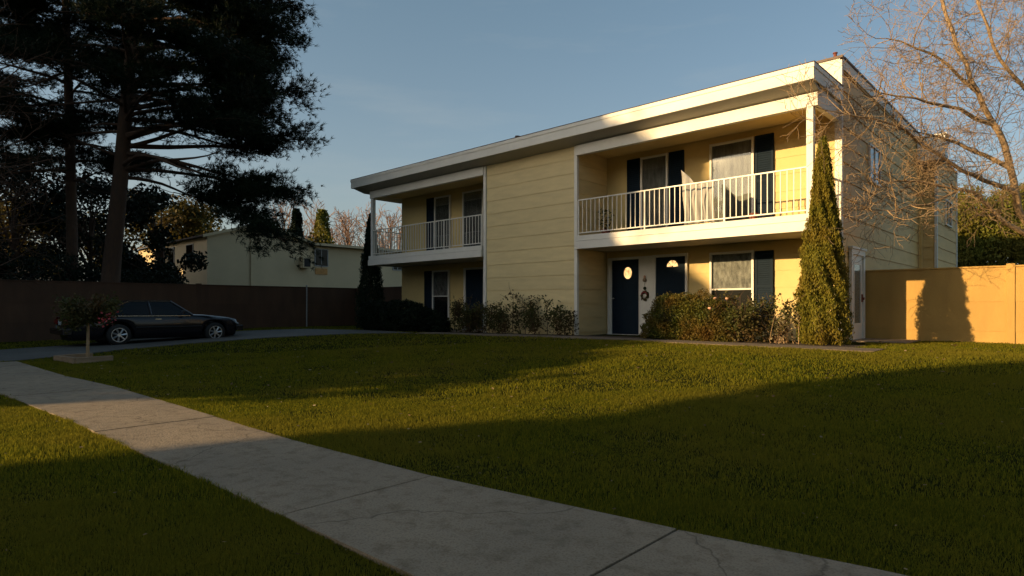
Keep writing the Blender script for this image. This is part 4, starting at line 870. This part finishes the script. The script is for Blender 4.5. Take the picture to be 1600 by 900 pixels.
for (y0, y1, z0, z1, px) in ((21.2, 22.1, 3.9, 5.0, NX - .25), (24.9, 25.5, 3.9, 4.9, NX - .25), (27.6, 28.4, 3.9, 4.9, NX - .25)):
    w_ = MB(); w_.box(px, px + .06, y0 - .06, y1 + .06, z0 - .06, z0); w_.box(px, px + .06, y0 - .06, y1 + .06, z1, z1 + .06); w_.box(px, px + .06, y0 - .06, y0, z0, z1); w_.box(px, px + .06, y1, y1 + .06, z0, z1); w_.box(px, px + .05, (y0 + y1) / 2 - .02, (y0 + y1) / 2 + .02, z0, z1)
    wi = obj('window', w_, M['metalgrey'], nb); g_ = MB(); g_.box(px + .01, px + .03, y0, y1, z0, z1); obj('pane', g_, M['darkglass'], wi)
    c_ = MB(); c_.box(px + .003, px + .008, y0, y1, z0, z1); obj('blind', c_, M['curtain'], wi)
q = MB(); q.box(NX - .25, NX - .2, 21.2, 22.1, 3.3, 3.72); obj('wall_panel', q, M['orange'], nb)
q = MB(); q.tube([(NX + .05, 16.7, .2), (NX + .05, 16.7, zc + .4)], .05, 8); obj('downpipe', q, M['neigh'], nb)
for y0 in (16.3, 22.2):
    q = MB(); q.box(NX - .25 if y0 > 20 else NX, (NX - .25 if y0 > 20 else NX) + .03, y0, y0 + .55, 2.05, 2.4); obj('vent', q, M['dark'], nb)
for (x0, x1) in ((NX - 3.2, NX - 2.2), (NX - 6.5, NX - 5.5)):
    w_ = MB(); w_.box(x0 - .06, x1 + .06, ya - .05, ya, 3.7, 5.0); wi = obj('window', w_, M['metalgrey'], nb); g_ = MB(); g_.box(x0, x1, ya - .07, ya - .05, 3.76, 4.94); obj('pane', g_, M['darkglass'], wi)
l_ = MB(); l_.box(NX - 4.2, NX - 4.0, ya - .2, ya, 3.2, 3.5); obj('porch_lamp', l_, M['lit'], nb)
a_ = thing('window_air_conditioner', 'boxy window air conditioner sticking out of the cream neighbour wall', 'air conditioner', (NX + .2, 20.3, 3.6))
q = MB(); q.box(NX + .02, NX + .55, 19.9, 20.5, 3.65, 4.35); obj('housing', q, M['neigh'], a_, .01)
q = MB(); q.box(NX + .551, NX + .57, 19.98, 20.42, 3.73, 4.27); obj('grille', q, M['dark'], a_)
# low house at the far left
lh = thing('low_house', 'low pale house glimpsed over the wall at the far left', 'house', (-52, 3, .1))
mb = MB(); mb.box(-60, -50, -2, 9.5, -.1, 2.55); obj('wall', mb, M['neigh'], lh)
mb = MB(); mb.hexa([(-60.4, -2.4, 2.55), (-49.6, -2.4, 2.55), (-49.6, 9.9, 2.55), (-60.4, 9.9, 2.55), (-57, 0, 3.9), (-53, 0, 3.9), (-53, 7, 3.9), (-57, 7, 3.9)]); obj('roof', mb, M['wood'], lh)
# dark shrubs right behind the brown wall
for i, (y, r_, h_, lab) in enumerate(((2.0, 1.6, 2.1, 'dark shrub over the wall at the far left'), (5.2, 1.5, 2.6, 'dark shrub over the wall between the two pine trunks'), (8.3, 1.4, 2.2, 'dark shrub over the wall right of the leaning pine trunk'))):
    bush('dark_shrub', lab, 'shrub', [(-28.6, y, h_ - .6, 1.3, r_, 1.2), (-28.2, y + .9, h_ - .9, 1.0, r_ * .7, 1.0)], 6000, .13, M['darkshrub'], 'dark shrubs behind the brown wall', 2)
# trees glowing in the last sun behind the pines
def leafy_tree(label, x, y, H, rad, m, n=9000, leaf=.30, group=None, name='leafy_tree', nb_=22, low=.22):
    t = thing(name, label, 'tree', (x, y, .1), group); mb = MB(); mb.tube([(x, y, 0), (x + .1, y, H * .35), (x, y + .1, H * .7)], [.06 + H * .018, H * .014, H * .006], 8); bl = []
    for k in range(nb_):
        a = rng.uniform(0, 2 * PI); zz = rng.uniform(low, .93); rr_ = rad * math.sin(PI * min(.97, max(.12, (zz - low + .12) / (1.12 - low)))) ** .7 * rng.uniform(.35, .85); c = (x + rr_ * math.cos(a), y + rr_ * math.sin(a), H * zz)
        s = rad * rng.uniform(.22, .40); bl.append((*c, s, s, s * .75)); mb.tube([(x, y, H * zz * .6), ((x + c[0]) / 2, (y + c[1]) / 2, H * zz * .85), c], [.02 * H * .4, .03, .012], 5, cap=False)
    C_ = blob_points(bl, n, .8); V, F = leaf_quads(C_, rng.uniform(leaf * .5, leaf * 1.2, len(C_)), aspect=.65); raw('crown', V, F, 4, m, t); obj('trunk', mb, M['bark'], t); return t
for (u, z_, H, rad, lab) in ((20, 46, 9.2, 5.0, 'golden leafed tree at the left edge behind the pines'), (110, 50, 9.5, 4.6, 'golden leafed tree between the two pine trunks'), (250, 47, 10.2, 4.8, 'golden leafed tree right of the leaning pine trunk'), (330, 52, 9.6, 4.0, 'golden leafed tree glimpsed just above the cream building roof')):
    p = at(u, 478, z_); leafy_tree(lab, p[0], p[1], H, rad, M['goldleaf'], 11000, .30, 'golden trees behind the pines', low=.12)
for (u, z_, H, rad, lab) in ((463, 44, 7.7, 1.0, 'dark pointed conifer over the cream roof'), (503, 50, 8.6, 1.6, 'golden pointed conifer over the cream roof'),):
    p = at(u, 478, z_); t = thing('conifer_tree', lab, 'tree', (p[0], p[1], .1)); n = 7000; h = rng.uniform(0, 1, n); th = rng.uniform(0, 2 * PI, n)
    r_ = rad * (1.08 - h) ** .75 * (1 + .35 * np.sin(th * 3 + h * 19) + .2 * np.sin(h * 43 + th * 5)) * (1 - rng.uniform(0, 1, n) ** 2 * .5); C_ = np.stack([p[0] + r_ * np.cos(th), p[1] + r_ * np.sin(th), .4 + h * H], -1)
    V, F = leaf_quads(C_, rng.uniform(.12, .32, n), up_bias=(0, 0, .8)); raw('crown', V, F, 4, M['greenleaf'] if rad > 1.2 else M['needle'], t); mb = MB(); mb.tube([(p[0], p[1], 0), (p[0], p[1], H * .9)], [.15, .03], 6); obj('trunk', mb, M['bark'], t)
p = at(252, 478, 31); leafy_tree('dark leafy tree in front of the left end of the cream building', p[0], p[1], 7.4, 2.7, M['darkshrub'], 7000, .22, None, low=.3)
p = at(20, 478, 30); leafy_tree('dark leafy tree over the wall at the far left below the pines', p[0], p[1], 8.4, 3.8, M['darkshrub'], 8500, .22, None, low=.25)
p = at(140, 478, 32); leafy_tree('dark leafy tree over the wall between the two pine trunks', p[0], p[1], 8.2, 3.0, M['darkshrub'], 6500, .22, None, low=.25)
# far leafless trees
def bare_proto(label, x, y, H, seed):
    t = thing('bare_tree', label, 'tree', (x, y, .1), 'leafless trees on the far side of the cream building'); mb = MB()
    trunk = twigs(mb, (x, y, 0), (rng.normal(0, .05), rng.normal(0, .05), 1), H * .8, H * .017, 0, .6, .1, (3, 4), 6, 7, .06)
    for i, q in enumerate(trunk[2:]):
        for k in range(3):
            a = rng.uniform(0, 2 * PI); twigs(mb, q, (math.cos(a) * .75, math.sin(a) * .75, rng.uniform(.5, 1.1)), H * .34 * (1.1 - i * .10), H * .006, 2, .6, .12, (3, 5), 4, 5, .14, .017)
    obj('branches', mb, M['twig'], t); return t
protos = []
spots = [(440, 52, 10.4, 'bare tree peeping out right of the pine crown'), (487, 56, 11.0, 'bare tree between the two pointed conifers'), (532, 54, 9.8, 'bare tree right of the golden conifer'), (552, 60, 10.4, 'tall bare tree just left of the balcony roof corner'), (566, 55, 8.2, 'low bushy bare tree by the thin cypress'),
         (600, 50, 9.2, 'reddish bare tree seen through the left balcony'), (622, 58, 10.8, 'tall bare tree seen through the left balcony'), (588, 62, 11.0, 'bare tree directly behind the left balcony post'), (515, 60, 9.0, 'faint bare tree behind the golden conifer')]
for i, (u, z_, H, lab) in enumerate(spots):
    p = at(u, 478, z_)
    if i < 3: protos.append(bare_proto(lab, p[0], p[1], H, i)); protos[-1]['H'] = H
    else:
        c = copy_tree(protos[i % 3]); c.location = (p[0], p[1], .1); s = H / protos[i % 3]['H']; c.scale = (s, s, s); c.rotation_euler = (0, 0, i * 1.3); c['label'] = lab
# leafless tree in the shade at the left edge, inside the wall
p = at(-75, 500, 17); t = thing('bare_tree', 'grey leafless tree in shade at the left edge in front of the pines', 'tree', (p[0], p[1], .05)); mb = MB()
tk = twigs(mb, (p[0], p[1], 0), (.05, 0, 1), 7.5, .12, 0, .6, .1, (3, 4), 8, 8, .06)
for i, q in enumerate(tk[2:]):
    for k in range(4):
        a = rside + rng.normal(0, 1.0); twigs(mb, q, (math.cos(a), math.sin(a), rng.uniform(.1, .8)), 3.0, .03, 2, .65, .05, (4, 5), 4, 5, .15, .006)
obj('branches', mb, M['bark'], t)

# ------------------------------------------------------------------ across the street, behind the viewer: unseen casters placed to throw the long shadows
def SA(s, a): return s * math.cos(AZ) + a * math.sin(AZ), -s * math.sin(AZ) + a * math.cos(AZ)
x0, y0 = SA(-4.2, -30)  # unseen block, added and sized to shade the right of the lawn
ob = thing('opposite_building', 'unseen flat roofed building placed across the street to cast shade', 'building', (x0, y0, 0))
mb = MB(); mb.box(x0, x0 + 30, y0 - 9, y0, -.1, 10.6); obj('wall', mb, M['neigh'], ob)
mb = MB(); mb.box(x0 - .05, x0 + 30.3, y0 - 9.3, y0 + .05, 10.6, 10.9); obj('roof', mb, M['darkroof'], ob)
for k in range(6):
    for z0 in (1, 4.2, 7.4):
        w_ = MB(); xx = x0 + 2 + k * 4.6; w_.box(xx, xx + 1.5, y0, y0 + .05, z0, z0 + 1.4); wi = obj('window', w_, M['metalgrey'], ob); g_ = MB(); g_.box(xx + .06, xx + 1.44, y0 + .05, y0 + .07, z0 + .06, z0 + 1.34); obj('pane', g_, M['darkglass'], wi)
def street_tree(s, a, prof, label, n=9000):
    """dense evergreen whose half width at each height follows prof"""
    x, y = SA(s, a); t = thing('street_tree', label, 'tree', (x, y, 0), 'dense evergreens lining the far side of the street'); Hs = [p[0] for p in prof]; Rs = [p[1] for p in prof]
    h = rng.uniform(Hs[0], Hs[-1], n * 2); rad = np.interp(h, Hs, Rs); keep = rng.uniform(0, max(Rs), n * 2) < rad + .6; h = h[keep][:n]; rad = rad[keep][:n]; th = rng.uniform(0, 2 * PI, len(h))
    r_ = rad * (1 + .10 * np.sin(th * 3 + h * 2.2) + .08 * np.sin(h * 5 + th)) * np.sqrt(rng.uniform(.05, 1, len(h))) + rng.normal(0, .12, len(h))
    C_ = np.stack([x + r_ * np.cos(th), y + r_ * np.sin(th), h], -1); V, F = leaf_quads(C_, rng.uniform(.35, .8, len(h)), aspect=.8); raw('crown', V, F, 4, M['casterleaf'], t)
    mb = MB(); mb.tube([(x, y, 0), (x, y, Hs[-1] * .8)], [.3, .08], 8); obj('trunk', mb, M['bark'], t)
street_tree(-16.0, -25, [(1.5, 7.9), (6, 7.8), (7, 7.0), (8, 5.6), (9.5, 3.6), (11, 3.1), (13.8, 3.3), (14.8, 1.4), (15.2, .3)], 'wide skirted evergreen nearest the gap of light', 22000)
street_tree(-4.2, -27, [(1.5, .3), (5.6, .4), (6.1, .8), (6.7, 1.25), (9.4, 1.3), (10.8, .5)], 'slim evergreen at the corner of the flat roofed building', 3200)
# unseen crowns added out of view to keep the near lawn and pavement dim
def canopy(x, y, R_, z0, z1, label, n):
    t = thing('added_shade_tree', label, 'tree', (x, y, 0)); bl = []
    for k in range(26):
        a = rng.uniform(0, 2 * PI); q = R_ * .72 * math.sqrt(rng.uniform()); bl.append((x + q * math.cos(a), y + q * math.sin(a), rng.uniform(z0 + .8, z1 - .8), R_ * .34, R_ * .34, R_ * .24))
    C_ = blob_points(bl, n, .8); V, F = leaf_quads(C_, rng.uniform(.2, .5, n), aspect=.7); raw('crown', V, F, 4, M['casterleaf'], t)
    mb = MB(); mb.tube([(x, y, 0), (x, y, z1 * .7)], [.28, .1], 10)
    for b in bl[::3]: mb.tube([(x, y, z0 * .7), (b[0], b[1], b[2])], [.1, .03], 6, cap=False)
    obj('trunk', mb, M['bark'], t)
canopy(3.2, -3.4, 4.8, 4.0, 9.5, 'unseen broad crown added behind the viewer to dim the near lawn', 16000)
canopy(10.5, 3.0, 4.6, 3.2, 9.0, 'unseen broad crown added outside the view to the right for shade', 15000)
# unseen loose crown, added so its gaps dapple the right half of the fascia
lx, ly = SA(-12.0, -26.5); t = thing('street_tree', 'unseen loosely leafed tree added to dapple the fascia', 'tree', (lx, ly, 0), 'dense evergreens lining the far side of the street'); mb = MB()
tk = twigs(mb, (lx - .9, ly + .3, 0), (0, 0, 1), 12.5, .10, 0, .6, .1, (3, 4), 6, 7, .03); tips = []
for q in tk[-2:]:
    for k in range(7): tips += twigs(mb, q, (rng.normal(0, .8), rng.normal(0, .8), 1), 2.3, .03, 0, .7, .05, (3, 4), 4, 4, .15, .008)[1:]
tips = np.array(tips); tips = tips[tips[:, 2] > 11.9]; C_ = np.repeat(tips, 7, 0) + rng.normal(0, .24, (len(tips) * 7, 3)); V, F = leaf_quads(C_, rng.uniform(.12, .3, len(C_)), aspect=.7)
raw('crown', V, F, 4, M['casterleaf'], t); obj('trunk', mb, M['bark'], t)
LABS = ['dense evergreen next in line after the wide skirted one', 'tallest dense evergreen of the row across the street', 'dense evergreen in the middle of the row across the street', 'dense evergreen just past the middle of the row', 'third dense evergreen from the far end of the row', 'second dense evergreen from the far end of the row', 'dense evergreen closing the far end of the row']
for ks_, (s_, H) in enumerate(((-20.5, 15.4), (-24.5, 16.6), (-28.5, 16.6), (-33, 14.5), (-37.5, 14), (-42, 13.6), (-45.5, 13.2))):
    street_tree(s_, -25, [(1.5, 3.4), (5, 3.6), (H * .75, 3.2), (H * .92, 2.0), (H, .4)], LABS[ks_], 7000)
